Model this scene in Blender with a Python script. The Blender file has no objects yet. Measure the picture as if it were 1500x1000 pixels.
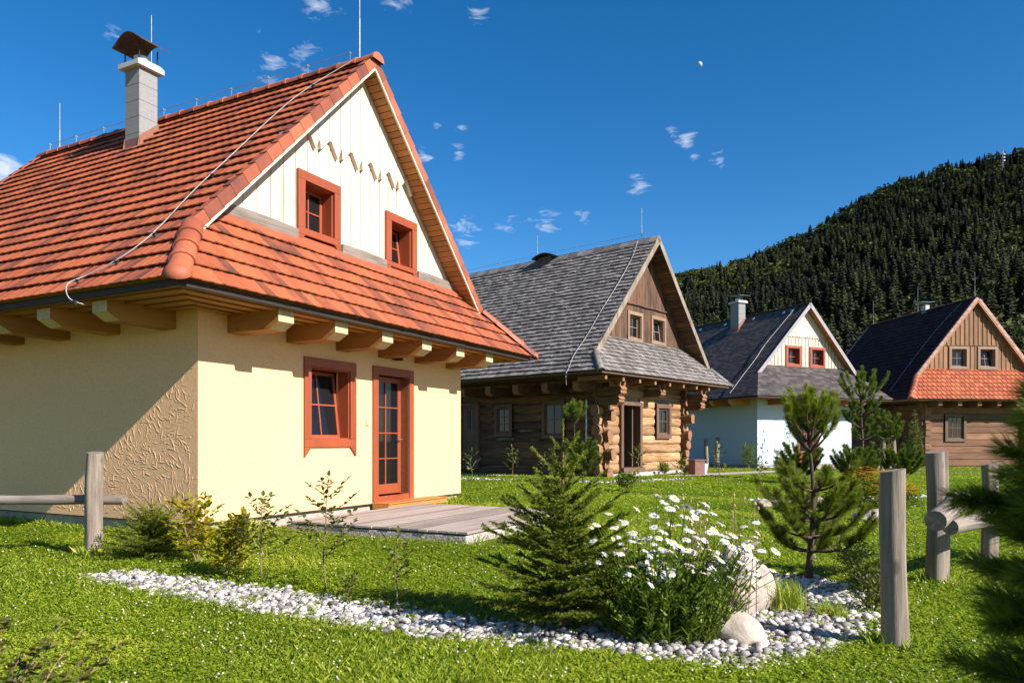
import bpy, bmesh, math, random
import numpy as np
from mathutils import Vector, Matrix, Euler

C = bpy.context.scene.collection
scn = bpy.context.scene
R = math.radians
ZC = 1.22                      # camera height
F = 1089.45 / 1500 * 36

# ------------------------------------------------------------------ camera
cam = bpy.data.objects.new("camera", bpy.data.cameras.new("camera"))
C.objects.link(cam); scn.camera = cam
cam.location = (0, 0, ZC); cam.rotation_euler = (R(90), 0, 0)
cam.data.sensor_width = 36; cam.data.lens = F
cam.data.shift_y = (645.93 - 500) / 1500
cam.data.clip_start = 0.05; cam.data.clip_end = 8000
cam.data.dof.use_dof = True; cam.data.dof.focus_distance = 9.0; cam.data.dof.aperture_fstop = 4.0

# ------------------------------------------------------------------ light
SUN = Vector((.809, -.612, .642)).normalized()
w = bpy.data.worlds.new("World"); scn.world = w; w.use_nodes = True
sun = bpy.data.objects.new("sun", bpy.data.lights.new("sun", 'SUN')); C.objects.link(sun)
sun.data.energy = 5.0; sun.data.angle = R(0.53); sun.data.color = (1, .935, .905)
sun.rotation_euler = SUN.to_track_quat('Z', 'Y').to_euler()
scn.view_settings.view_transform = 'Standard'; scn.view_settings.look = 'None'
scn.view_settings.exposure = 0.9; scn.view_settings.gamma = 1

def px_dir(px, py):
    return Vector(((px - 750) / 1089.45, 1, (645.93 - py) / 1089.45)).normalized()

def build_world():
    nt = w.node_tree; N = nt.nodes; L = nt.links; N.clear()
    out = N.new('ShaderNodeOutputWorld'); bg = N.new('ShaderNodeBackground')
    sky = N.new('ShaderNodeTexSky'); sky.sky_type = 'NISHITA'; sky.sun_disc = False
    sky.sun_elevation = math.asin(SUN.z); sky.sun_rotation = math.atan2(SUN.x, SUN.y)
    sky.altitude = 900; sky.air_density = 0.9; sky.dust_density = 0.5; sky.ozone_density = 2.6
    bg.inputs['Strength'].default_value = 0.09
    hsv = N.new('ShaderNodeHueSaturation'); hsv.inputs['Saturation'].default_value = 1.36
    L.new(sky.outputs[0], hsv.inputs['Color'])
    tc = N.new('ShaderNodeTexCoord')
    # small cirrus patches: (px, py, radius, threshold)
    spots = [(400, 100, 50, .42), (445, 80, 55, .40), (168, 42, 40, .44), (8, 246, 42, .22), (465, 3, 60, .42), (575, 5, 50, .42), (697, 16, 42, .36), (380, 48, 24, .44),
             (640, 182, 30, .40), (675, 188, 26, .36), (672, 224, 26, .38), (1003, 211, 38, .32), (985, 196, 30, .42), (935, 271, 36, .36), (745, 322, 40, .38), (800, 325, 50, .42), (685, 340, 45, .38), (1055, 236, 30, .40), (625, 232, 30, .42), (855, 318, 34, .44), (1015, 228, 24, .42)]
    mp = N.new('ShaderNodeMapping'); mp.inputs['Scale'].default_value = (1, 1, 2.8)
    L.new(tc.outputs['Generated'], mp.inputs['Vector'])
    nz = N.new('ShaderNodeTexNoise'); nz.inputs['Scale'].default_value = 30; nz.inputs['Detail'].default_value = 9; nz.inputs['Roughness'].default_value = .66; nz.inputs['Distortion'].default_value = .6
    L.new(mp.outputs[0], nz.inputs['Vector'])
    total = None
    for px, py, r, th in spots:
        d = px_dir(px, py)
        dt = N.new('ShaderNodeVectorMath'); dt.operation = 'DISTANCE'; dt.inputs[1].default_value = d
        L.new(tc.outputs['Generated'], dt.inputs[0])
        fall = N.new('ShaderNodeMapRange'); rr = r / 1089.45 * (d.y ** 1)
        fall.inputs['From Min'].default_value = 0; fall.inputs['From Max'].default_value = rr
        fall.inputs['To Min'].default_value = .5 - th + .02; fall.inputs['To Max'].default_value = -.3
        L.new(dt.outputs['Value'], fall.inputs['Value'])
        if total is None: total = fall.outputs[0]
        else:
            m = N.new('ShaderNodeMath'); m.operation = 'MAXIMUM'; L.new(total, m.inputs[0]); L.new(fall.outputs[0], m.inputs[1]); total = m.outputs[0]
    ad = N.new('ShaderNodeMath'); ad.operation = 'ADD'; L.new(total, ad.inputs[0]); L.new(nz.outputs['Fac'], ad.inputs[1])
    mr = N.new('ShaderNodeMapRange'); mr.inputs['From Min'].default_value = .5; mr.inputs['From Max'].default_value = .80; mr.inputs['To Max'].default_value = .85
    L.new(ad.outputs[0], mr.inputs['Value'])
    mix = N.new('ShaderNodeMix'); mix.data_type = 'RGBA'; mix.inputs['B'].default_value = (5.4, 5.8, 6.4, 1)
    L.new(mr.outputs[0], mix.inputs['Factor']); L.new(hsv.outputs[0], mix.inputs['A'])
    L.new(mix.outputs['Result'], bg.inputs['Color']); L.new(bg.outputs[0], out.inputs['Surface'])
build_world()

# ------------------------------------------------------------------ helpers
rng = np.random.default_rng(7); random.seed(7)

class MB:
    """collects faces of one mesh"""
    def __init__(s): s.v = []; s.f = []; s.r = []; s.m = []
    def add(s, V, Fc, r=None, m=0):
        o = len(s.v); s.v += [tuple(p) for p in V]
        if r is None: r = random.random()
        for f in Fc: s.f.append(tuple(i + o for i in f)); s.r.append(r); s.m.append(m)
        return s
    def box(s, x0, x1, y0, y1, z0, z1, r=None, m=0):
        V = [(x, y, z) for z in (z0, z1) for y in (y0, y1) for x in (x0, x1)]
        return s.add(V, [(0, 2, 3, 1), (4, 5, 7, 6), (0, 1, 5, 4), (2, 6, 7, 3), (0, 4, 6, 2), (1, 3, 7, 5)], r, m)
    def bar(s, p0, p1, wd, ht, up=(0, 0, 1), r=None, m=0):
        p0 = Vector(p0); p1 = Vector(p1); d = (p1 - p0).normalized(); up = Vector(up)
        sd = d.cross(up).normalized(); u = sd.cross(d).normalized()
        V = [p + sd * (a * wd / 2) + u * (b * ht / 2) for p in (p0, p1) for a, b in ((-1, -1), (1, -1), (1, 1), (-1, 1))]
        return s.add(V, [(0, 1, 2, 3), (7, 6, 5, 4), (0, 4, 5, 1), (1, 5, 6, 2), (2, 6, 7, 3), (3, 7, 4, 0)], r, m)
    def tube(s, P, rad, n=8, r=None, m=0, mc=None, sq=0., seed=None):
        P = [Vector(p) for p in P]
        if not hasattr(rad, '__len__'): rad = [rad] * len(P)
        V = []; rg = random.Random(seed) if seed is not None else None
        ref = Vector((0, 0, 1)) if abs((P[-1] - P[0]).normalized().z) < .8 else Vector((1, 0, 0))
        for i, p in enumerate(P):
            d = (P[min(i + 1, len(P) - 1)] - P[max(i - 1, 0)]).normalized()
            a = d.cross(ref).normalized(); b = a.cross(d).normalized()
            for k in range(n):
                t = 2 * math.pi * k / n; q = rad[i] * (1 + (rg.uniform(-sq, sq) if rg else 0))
                V.append(p + a * (math.cos(t) * q) + b * (math.sin(t) * q))
        Fc = [(i * n + k, i * n + (k + 1) % n, (i + 1) * n + (k + 1) % n, (i + 1) * n + k) for i in range(len(P) - 1) for k in range(n)]
        if r is None: r = random.random()
        s.add(V, Fc, r, m)
        o = len(s.v) - len(V)
        for f in (tuple(range(n)), tuple(range((len(P) - 1) * n, len(P) * n))[::-1]):
            s.f.append(tuple(i + o for i in f)); s.r.append(r); s.m.append(m if mc is None else mc)
        return s
    def prism(s, poly, y0, y1, r=None, m=0):
        """poly of (x,z) extruded along y"""
        n = len(poly); V = [(x, y0, z) for x, z in poly] + [(x, y1, z) for x, z in poly]
        Fc = [tuple(range(n)), tuple(range(n, 2 * n))[::-1]] + [(i, (i + 1) % n, (i + 1) % n + n, i + n) for i in range(n)]
        return s.add(V, Fc, r, m)
    def data(s, name):
        me = bpy.data.meshes.new(name); me.from_pydata(s.v, [], s.f)
        at = me.attributes.new('rnd', 'FLOAT', 'FACE'); at.data.foreach_set('value', s.r)
        if any(s.m): me.polygons.foreach_set('material_index', s.m)
        me.update(); return me
    def build(s, name, mats, parent=None, smooth=False, bevel=0):
        me = s.data(name)
        bm = bmesh.new(); bm.from_mesh(me); bmesh.ops.recalc_face_normals(bm, faces=bm.faces); bm.to_mesh(me); bm.free()
        return link(name, me, mats, parent, smooth, bevel)

def link(name, me, mats, parent=None, smooth=False, bevel=0):
    o = bpy.data.objects.new(name, me); C.objects.link(o)
    for m in (mats if isinstance(mats, (list, tuple)) else [mats]): me.materials.append(m)
    if parent: o.parent = parent
    if smooth:
        me.polygons.foreach_set('use_smooth', [True] * len(me.polygons))
        me.set_sharp_from_angle(angle=R(50))
    if bevel:
        b = o.modifiers.new('bevel', 'BEVEL'); b.width = bevel; b.segments = 2; b.limit_method = 'ANGLE'
    return o

def fast(name, V, Fc, rnd, mats, parent=None, smooth=False):
    """V (n,3), Fc (m,k) -> object, rnd per face"""
    V = np.ascontiguousarray(V, dtype=np.float32); Fc = np.ascontiguousarray(Fc, dtype=np.int32); k = Fc.shape[1]
    me = bpy.data.meshes.new(name)
    me.vertices.add(len(V)); me.vertices.foreach_set('co', V.ravel())
    me.loops.add(Fc.size); me.loops.foreach_set('vertex_index', Fc.ravel())
    me.polygons.add(len(Fc)); me.polygons.foreach_set('loop_start', np.arange(0, Fc.size, k, dtype=np.int32))
    me.update(calc_edges=True)
    at = me.attributes.new('rnd', 'FLOAT', 'FACE'); at.data.foreach_set('value', np.ascontiguousarray(rnd, dtype=np.float32))
    if smooth: me.polygons.foreach_set('use_smooth', np.ones(len(Fc), dtype=bool))
    return link(name, me, mats, parent)

def tag(o, label=None, cat=None, group=None, kind=None):
    if label: o['label'] = label
    if cat: o['category'] = cat
    if group: o['group'] = group
    if kind: o['kind'] = kind
    return o

def empty(name, loc, rz=0, **k):
    o = bpy.data.objects.new(name, None); C.objects.link(o); o.location = loc; o.rotation_euler = (0, 0, rz)
    o.empty_display_size = .2
    return tag(o, **k)

# ------------------------------------------------------------------ materials
MATS = {}
def new_mat(name):
    m = bpy.data.materials.new(name); m.use_nodes = True
    return m, m.node_tree.nodes, m.node_tree.links, m.node_tree.nodes['Principled BSDF']

def ramp(N, L, fac, stops):
    r = N.new('ShaderNodeValToRGB'); el = r.color_ramp.elements
    while len(el) < len(stops): el.new(.5)
    for e, (p, c) in zip(el, stops): e.position = p; e.color = (*c, 1)
    L.new(fac, r.inputs['Fac']); return r.outputs['Color']

def noise(N, L, scale, stretch=(1, 1, 1), detail=5, rough=.6, coord='Object', dist=0):
    tc = N.new('ShaderNodeTexCoord'); mp = N.new('ShaderNodeMapping'); mp.inputs['Scale'].default_value = stretch
    L.new(tc.outputs[coord], mp.inputs['Vector'])
    nz = N.new('ShaderNodeTexNoise'); nz.inputs['Scale'].default_value = scale; nz.inputs['Detail'].default_value = detail
    nz.inputs['Roughness'].default_value = rough; nz.inputs['Distortion'].default_value = dist
    L.new(mp.outputs[0], nz.inputs['Vector']); return nz.outputs['Fac']

def mixc(N, L, a, b, fac, mode='MIX'):
    m = N.new('ShaderNodeMix'); m.data_type = 'RGBA'; m.blend_type = mode
    for sock, val in (('A', a), ('B', b), ('Factor', fac)):
        s = m.inputs[sock]
        if hasattr(val, 'links') or isinstance(val, bpy.types.NodeSocket): L.new(val, s)
        else: s.default_value = (*val, 1) if sock != 'Factor' else val
    return m.outputs['Result']

def bump(N, L, b, h, strength, dist=.01):
    bp = N.new('ShaderNodeBump'); bp.inputs['Strength'].default_value = strength; bp.inputs['Distance'].default_value = dist
    L.new(h, bp.inputs['Height']); L.new(bp.outputs[0], b.inputs['Normal'])

def simple(name, col, rough=.7, metal=0., nscale=12, var=.25, bmp=.2, bd=.005, stretch=(1, 1, 1)):
    m, N, L, b = new_mat(name)
    nz = noise(N, L, nscale, stretch)
    lo = tuple(c * (1 - var) for c in col); hi = tuple(min(1, c * (1 + var)) for c in col)
    L.new(ramp(N, L, nz, [(.3, lo), (.7, hi)]), b.inputs['Base Color'])
    b.inputs['Roughness'].default_value = rough; b.inputs['Metallic'].default_value = metal
    if bmp: bump(N, L, b, nz, bmp, bd)
    return m

def wood(name, stops, axis='z', scale=3, rough=.75, bmp=.35, vary=.3, bd=.004, knots=0., fine=1.0):
    """grain runs along axis; per-piece tint by the rnd attribute"""
    m, N, L, b = new_mat(name)
    st = {'x': (.06, 1, 1), 'y': (1, .06, 1), 'z': (1, 1, .06)}[axis]
    g = noise(N, L, scale * 14 * fine, st, 6, .65, dist=.4); big = noise(N, L, scale * 1.3, tuple(max(a, .35) for a in st), 4)
    ad = N.new('ShaderNodeMath'); ad.operation = 'MULTIPLY_ADD'; ad.inputs[1].default_value = .55; L.new(g, ad.inputs[0])
    mm = N.new('ShaderNodeMath'); mm.operation = 'MULTIPLY'; mm.inputs[1].default_value = .45; L.new(big, mm.inputs[0]); L.new(mm.outputs[0], ad.inputs[2])
    col = ramp(N, L, ad.outputs[0], stops)
    at = N.new('ShaderNodeAttribute'); at.attribute_name = 'rnd'
    rr = N.new('ShaderNodeMapRange'); rr.inputs['To Min'].default_value = 1 - vary; rr.inputs['To Max'].default_value = 1 + vary * .35
    L.new(at.outputs['Fac'], rr.inputs['Value'])
    cb = N.new('ShaderNodeCombineColor')
    for i in range(3): L.new(rr.outputs[0], cb.inputs[i])
    col = mixc(N, L, col, cb.outputs[0], 1., 'MULTIPLY')
    if knots:
        tc = N.new('ShaderNodeTexCoord'); mp = N.new('ShaderNodeMapping'); mp.inputs['Scale'].default_value = tuple(.45 if s < 1 else 1 for s in st)
        L.new(tc.outputs['Object'], mp.inputs['Vector'])
        vo = N.new('ShaderNodeTexVoronoi'); vo.inputs['Scale'].default_value = 5; L.new(mp.outputs[0], vo.inputs['Vector'])
        kf = N.new('ShaderNodeMapRange'); kf.inputs['From Min'].default_value = .06; kf.inputs['From Max'].default_value = .13; kf.inputs['To Min'].default_value = knots; kf.inputs['To Max'].default_value = 0
        L.new(vo.outputs['Distance'], kf.inputs['Value'])
        col = mixc(N, L, col, tuple(c * .45 for c in stops[0][1]), kf.outputs[0])
    L.new(col, b.inputs['Base Color']); b.inputs['Roughness'].default_value = rough
    bump(N, L, b, ad.outputs[0], bmp, bd)
    return m

def leafmat(name, a, b_, rough=.5, trans=.35, tcol=None, c3=None):
    m, N, L, b = new_mat(name)
    at = N.new('ShaderNodeAttribute'); at.attribute_name = 'rnd'
    st = [(0, a), (1, b_)] if c3 is None else [(0, a), (.6, b_), (1, c3)]
    col = ramp(N, L, at.outputs['Fac'], st)
    L.new(col, b.inputs['Base Color']); b.inputs['Roughness'].default_value = rough
    b.inputs['Specular IOR Level'].default_value = .35
    if trans:
        tr = N.new('ShaderNodeBsdfTranslucent'); mx = N.new('ShaderNodeMixShader'); mx.inputs[0].default_value = trans
        L.new(mixc(N, L, col, tcol or (1.25, 1.5, .5), 1., 'MULTIPLY'), tr.inputs['Color'])
        L.new(b.outputs[0], mx.inputs[1]); L.new(tr.outputs[0], mx.inputs[2])
        L.new(mx.outputs[0], N['Material Output'].inputs['Surface'])
    return m

def tilemat(name, c0, c1, c2, rough=.65, vary=.45, along=(1, 1, 1)):
    """clay tile: per-tile tint, soft dark burns, fine streaks along the slope"""
    m, N, L, b = new_mat(name)
    at = N.new('ShaderNodeAttribute'); at.attribute_name = 'rnd'
    big = noise(N, L, 2.2, along, 4, .7); fine = noise(N, L, 55, along, 4)
    s = N.new('ShaderNodeMath'); s.operation = 'MULTIPLY_ADD'; s.inputs[1].default_value = .45; L.new(at.outputs['Fac'], s.inputs[0])
    s2 = N.new('ShaderNodeMath'); s2.operation = 'MULTIPLY_ADD'; s2.inputs[1].default_value = .6; L.new(big, s2.inputs[0])
    s3 = N.new('ShaderNodeMath'); s3.operation = 'MULTIPLY'; s3.inputs[1].default_value = .25; L.new(fine, s3.inputs[0])
    L.new(s3.outputs[0], s2.inputs[2]); L.new(s2.outputs[0], s.inputs[2])
    col = ramp(N, L, s.outputs[0], [(.36, c0), (.62, c1), (.9, c2)])
    L.new(col, b.inputs['Base Color']); b.inputs['Roughness'].default_value = rough
    bump(N, L, b, fine, .25, .003)
    return m

M = MATS
M['plaster'] = simple('cream_plaster', (.80, .465, .235), .9, nscale=22, var=.07, bmp=.6, bd=.006)
M['white_plaster'] = simple('white_plaster', (.46, .53, .58), .9, nscale=14, var=.05, bmp=.3, bd=.004)
M['plinth'] = simple('grey_plinth', (.38, .33, .26), .95, nscale=9, var=.28, bmp=.6, bd=.01)
M['concrete'] = simple('concrete', (.38, .335, .275), .95, nscale=22, var=.3, bmp=.9, bd=.02)
M['tile'] = tilemat('clay_tile', (.10, .034, .020), (.31, .074, .024), (.41, .108, .036))
M['tile_cap'] = tilemat('clay_cap', (.15, .042, .022), (.33, .080, .030), (.42, .12, .05))
M['tile_shade'] = tilemat('shaded_tile', (.020, .007, .007), (.042, .013, .012), (.06, .02, .018), rough=.95)  # orange roof tile with the shade of the main slopes put into its colour
M['tile_orange'] = tilemat('orange_tile', (.26, .060, .022), (.38, .090, .030), (.46, .13, .046))
M['bitumen'] = tilemat('bitumen_shingle', (.024, .019, .018), (.052, .042, .038), (.10, .082, .072), rough=.9)
M['shingle'] = wood('wood_shingle', [(.25, (.085, .074, .065)), (.55, (.24, .212, .185)), (.8, (.43, .39, .34))], 'z', 2, vary=.5, rough=.9)
M['gutter'] = simple('brown_gutter', (.03, .016, .010), .7, var=.2, bmp=0)
M['flash'] = simple('copper_flashing', (.24, .10, .06), .45, var=.15, bmp=.1)
M['pine'] = wood('pine_boards', [(.2, (.30, .11, .022)), (.55, (.44, .19, .038)), (.85, (.54, .27, .07))], 'x', 2, knots=.7, vary=.25)
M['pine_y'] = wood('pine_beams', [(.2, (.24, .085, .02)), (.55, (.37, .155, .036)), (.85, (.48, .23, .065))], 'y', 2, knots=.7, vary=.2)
M['pine_end'] = simple('beam_end', (.52, .38, .22), .8, nscale=20, var=.2)
M['cream_board'] = wood('cream_boards', [(.2, (.42, .29, .17)), (.5, (.64, .53, .40)), (.8, (.72, .63, .51))], 'z', 2, knots=.35, vary=.12, bmp=.25)
M['frame_red'] = wood('stained_frame', [(.2, (.22, .042, .013)), (.6, (.34, .072, .022)), (.85, (.42, .10, .034))], 'z', 2, vary=.12, rough=.5)
M['grey_wood'] = wood('weathered_wood', [(.30, (.045, .032, .024)), (.43, (.18, .14, .10)), (.70, (.38, .31, .235))], 'z', 2.2, vary=.3, rough=.9, bmp=1., bd=.012, knots=.6)
M['grey_wood_x'] = wood('weathered_rail', [(.30, (.05, .038, .03)), (.43, (.17, .135, .105)), (.72, (.36, .30, .24))], 'x', 2.2, vary=.3, rough=.9, bmp=.8, bd=.008)
M['deck'] = wood('deck_boards', [(.2, (.15, .115, .09)), (.5, (.34, .28, .23)), (.8, (.50, .43, .36))], 'x', 2, vary=.35, rough=.85)
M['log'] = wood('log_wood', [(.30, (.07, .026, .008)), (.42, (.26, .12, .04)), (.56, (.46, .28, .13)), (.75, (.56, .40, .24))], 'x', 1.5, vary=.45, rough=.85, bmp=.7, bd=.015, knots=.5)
M['log_shade_y'] = wood('log_wood_shaded', [(.28, (.022, .010, .004)), (.5, (.12, .056, .021)), (.75, (.27, .145, .065))], 'y', 1.5, vary=.4, rough=.85, bmp=.7, bd=.015)  # aged log wood, its colour darkened further for shade on side walls and eaves
M['log_end'] = simple('log_end', (.24, .115, .055), .9, nscale=16, var=.35, bmp=.5, bd=.01)
M['brown_board'] = wood('brown_boards', [(.36, (.035, .022, .016)), (.5, (.12, .058, .027)), (.72, (.25, .125, .058))], 'z', 2.2, vary=.5, rough=.85, bmp=.5, knots=.8)
M['tan_board'] = wood('tan_boards', [(.2, (.14, .065, .028)), (.5, (.28, .145, .065)), (.85, (.38, .22, .11))], 'z', 2.2, vary=.3, rough=.85, bmp=.4)
M['brown_frame'] = wood('brown_frame', [(.2, (.07, .036, .02)), (.6, (.15, .083, .048)), (.85, (.22, .135, .085))], 'z', 2, vary=.15)
M['glass'], _N, _L, _b = new_mat('window_glass')
_b.inputs['Base Color'].default_value = (.008, .009, .010, 1); _b.inputs['Roughness'].default_value = .03; _b.inputs['Specular IOR Level'].default_value = .4
M['dark'] = simple('dark_interior', (.015, .011, .009), .9, bmp=0)
M['block'] = simple('chimney_block', (.24, .235, .22), .95, nscale=26, var=.14, bmp=.5, bd=.006)
M['cap'] = simple('chimney_cap', (.48, .46, .42), .9, nscale=20, var=.1)
M['rust'] = simple('rusty_sheet', (.10, .055, .04), .55, metal=.4, nscale=9, var=.5)
M['steel'] = simple('steel', (.45, .45, .44), .4, metal=.8, bmp=0)
M['wire'] = simple('aluminium_wire', (.34, .33, .31), .6, metal=.3, bmp=0)
M['black'] = simple('black_metal', (.02, .02, .02), .5, bmp=0)
M['blue_sheet'] = simple('blue_grey_sheet', (.12, .19, .25), .35, metal=.5, bmp=0)
M['stone'] = simple('pale_boulder', (.42, .35, .28), .9, nscale=5, var=.22, bmp=.8, bd=.03)
M['stone_b'] = simple('grey_slab', (.40, .37, .33), .95, nscale=8, var=.3, bmp=.7, bd=.02)
M['terracotta'] = simple('brown_box', (.17, .085, .06), .8)
M['bark'] = simple('bark', (.13, .075, .045), .95, nscale=40, var=.5, bmp=.8, bd=.006, stretch=(1, 1, .35))
M['bark_dark'] = simple('pine_bark', (.075, .045, .03), .95, nscale=40, var=.5, bmp=.8, bd=.006, stretch=(1, 1, .35))
M['spruce'] = leafmat('spruce_needles', (.03, .05, .005), (.28, .32, .022), trans=.3)
M['pine_n'] = leafmat('pine_needles', (.03, .055, .007), (.27, .29, .028), trans=.35)
M['pine_far'] = leafmat('pine_needles_far', (.03, .055, .010), (.18, .23, .028), trans=.3)
M['leaf'] = leafmat('sapling_leaves', (.022, .035, .005), (.15, .155, .016), trans=.25)
M['leaf_y'] = leafmat('yellow_leaves', (.14, .15, .008), (.50, .40, .012), trans=.45, tcol=(1.2, 1.15, .4))
M['leaf_d'] = leafmat('daisy_leaves', (.04, .075, .008), (.24, .31, .03), trans=.35)
M['stem'] = leafmat('stems', (.09, .10, .03), (.30, .20, .09), trans=0)
M['petal'] = leafmat('white_petals', (.60, .60, .56), (.76, .76, .72), trans=.2, tcol=(1, 1, .95))
M['yolk'] = leafmat('yellow_centre', (.55, .33, .02), (.7, .45, .03), trans=0)
M['orange'] = leafmat('orange_petals', (.55, .24, .01), (.85, .48, .02), trans=.2, tcol=(1, 1, .6))
M['drystem'] = leafmat('dry_stems', (.14, .075, .04), (.42, .27, .14), trans=0)
M['clover'] = leafmat('clover_leaves', (.10, .17, .010), (.30, .37, .018), trans=.38, c3=(.50, .50, .06))
M['blade'] = leafmat('grass_blades', (.13, .19, .012), (.34, .40, .024), trans=.38, c3=(.55, .50, .14))
M['cloverf'] = leafmat('clover_flowers', (.40, .37, .28), (.56, .53, .42), trans=0)
M['pebble'] = leafmat('white_pebbles', (.09, .08, .072), (.38, .345, .305), rough=.75, trans=0, c3=(.64, .60, .54))
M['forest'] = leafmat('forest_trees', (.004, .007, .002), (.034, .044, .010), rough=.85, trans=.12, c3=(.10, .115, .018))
M['moon'] = simple('moon_rock', (.36, .37, .38), 1., nscale=.15, var=.2, bmp=0)

def lawnmat():
    m, N, L, b = new_mat('lawn_soil')
    n1 = noise(N, L, 1.3, detail=6, rough=.7); n2 = noise(N, L, 30, detail=5)
    c = ramp(N, L, n1, [(.35, (.08, .13, .010)), (.55, (.15, .18, .014)), (.72, (.26, .24, .05))])
    c = mixc(N, L, c, ramp(N, L, n2, [(.3, (.35, .38, .3)), (.6, (1, 1, 1))]), 1., 'MULTIPLY')
    L.new(c, b.inputs['Base Color']); b.inputs['Roughness'].default_value = .95; b.inputs['Specular IOR Level'].default_value = .1
    bump(N, L, b, n2, .8, .03); return m
M['lawn'] = lawnmat()
M['soil'] = simple('bed_soil', (.10, .075, .05), .95, nscale=20, var=.5)
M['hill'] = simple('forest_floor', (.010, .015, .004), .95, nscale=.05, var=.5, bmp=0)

# ------------------------------------------------------------------ ground
def lawn():
    bm = bmesh.new(); rings = [0, 2, 4, 6, 9, 13, 18, 25, 40, 70, 120, 220, 400, 900, 2500, 5000]; n = 64
    prev = None; c = bm.verts.new((0, 0, 0))
    for r in rings[1:]:
        ring = [bm.verts.new((r * math.cos(2 * math.pi * k / n), r * math.sin(2 * math.pi * k / n), 0)) for k in range(n)]
        for k in range(n):
            if prev is None: bm.faces.new((c, ring[k], ring[(k + 1) % n]))
            else: bm.faces.new((prev[k], ring[k], ring[(k + 1) % n], prev[(k + 1) % n]))
        prev = ring
    me = bpy.data.meshes.new('lawn'); bm.to_mesh(me); bm.free()
    tag(link('lawn', me, M['lawn']), kind='structure')
lawn()

# ------------------------------------------------------------------ roofs
def vplane(p1, p2, keep):
    d = Vector((p2[0] - p1[0], p2[1] - p1[1], 0)).normalized(); n = Vector((-d.y, d.x, 0))
    if n.dot(Vector((keep[0] - p1[0], keep[1] - p1[1], 0))) < 0: n = -n
    return (Vector((p1[0], p1[1], 0)), n)
def hplane(z, up): return (Vector((0, 0, z)), Vector((0, 0, 1 if up else -1)))

def clip(me, planes):
    bm = bmesh.new(); bm.from_mesh(me)
    for co, no in planes:
        bmesh.ops.bisect_plane(bm, geom=bm.verts[:] + bm.edges[:] + bm.faces[:], plane_co=co, plane_no=no, clear_inner=True)
    bm.to_mesh(me); bm.free(); return me

class Plane:
    def __init__(s, O, A, B):
        s.O = Vector(O); s.A = Vector(A).normalized(); s.B = Vector(B).normalized(); s.N = s.A.cross(s.B)
        if s.N.z < 0: s.N = -s.N
    def __call__(s, a, b, h): return s.O + s.A * a + s.B * b + s.N * h

def tiles(P, a0, a1, b1, tw=.16, course=.285, thick=.02, seed=0, ph=.5):
    rg = random.Random(seed); mb = MB()
    prof = [(0, .006), (.12, .018), (.26, .004), (.45, 0), (.55, .005), (.66, 0), (.82, .004), (.93, .016), (1, .006)]
    nc = int(math.ceil(b1 / course)); na = int(math.ceil((a1 - a0) / tw))
    for j in range(nc):
        b = j * course
        for i in range(na):
            a = a0 + (i + (.0 if j % 2 else .5) - .5) * tw; lift = rg.uniform(0, .005); r = rg.random(); k = rg.uniform(-.004, .004)
            V = []
            for t, h in prof:
                h *= ph
                V += [P(a + t * tw, b - .03 + k, h + .026 + lift), P(a + t * tw, b - .03 + k, h + .042 + lift), P(a + t * tw, b + course, h + .004)]
            Fc = []
            for q in range(len(prof) - 1):
                o = q * 3; Fc += [(o, o + 3, o + 4, o + 1), (o + 1, o + 4, o + 5, o + 2)]
            mb.add(V, Fc, r)
    return mb

def shakes(P, a0, a1, b1, course=.17, wmin=.09, wmax=.17, thick=.022, jit=.012, seed=0, regular=False):
    rg = random.Random(seed); mb = MB(); nc = int(math.ceil(b1 / course))
    for j in range(nc):
        a = a0 - rg.uniform(0, wmax)
        while a < a1:
            wd = rg.uniform(wmin, wmax); b = j * course + rg.uniform(-jit, jit) * (0 if j == 0 else 1); t = thick * rg.uniform(.8, 1.25) * (1 if regular else .5)
            ln = course * 1.15; g = .002 if regular else .008; h0 = rg.uniform(0, jit * .6) + (0 if regular else .024)
            V = [P(a, b - .02, h0), P(a + wd - g, b - .02, h0), P(a + wd - g, b - .02, h0 + t), P(a, b - .02, h0 + t),
                 P(a, b + ln, 0), P(a + wd - g, b + ln, 0), P(a + wd - g, b + ln, .004), P(a, b + ln, .004)]
            mb.add(V, [(0, 1, 2, 3), (3, 2, 6, 7), (0, 3, 7, 4), (1, 5, 6, 2)], rg.random()); a += wd
    return mb

def strips(P, a0, a1, b0, b1, wd, h0, h1, gap=.012, seed=0, step=0.):
    """boards parallel to the eave below the roof skin"""
    mb = MB(); b = b0; rg = random.Random(seed); k = 0
    while b < b1:
        e = min(b + wd - gap, b1); s = step * (k % 2)
        V = [P(a, q, h) for q in (b, e) for h in (h0 - s, h1) for a in (a0, a1)]
        mb.add(V, [(0, 1, 3, 2), (4, 6, 7, 5), (0, 4, 5, 1), (2, 3, 7, 6), (0, 2, 6, 4), (1, 5, 7, 3)], rg.random()); b += wd; k += 1
    return mb

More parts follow.
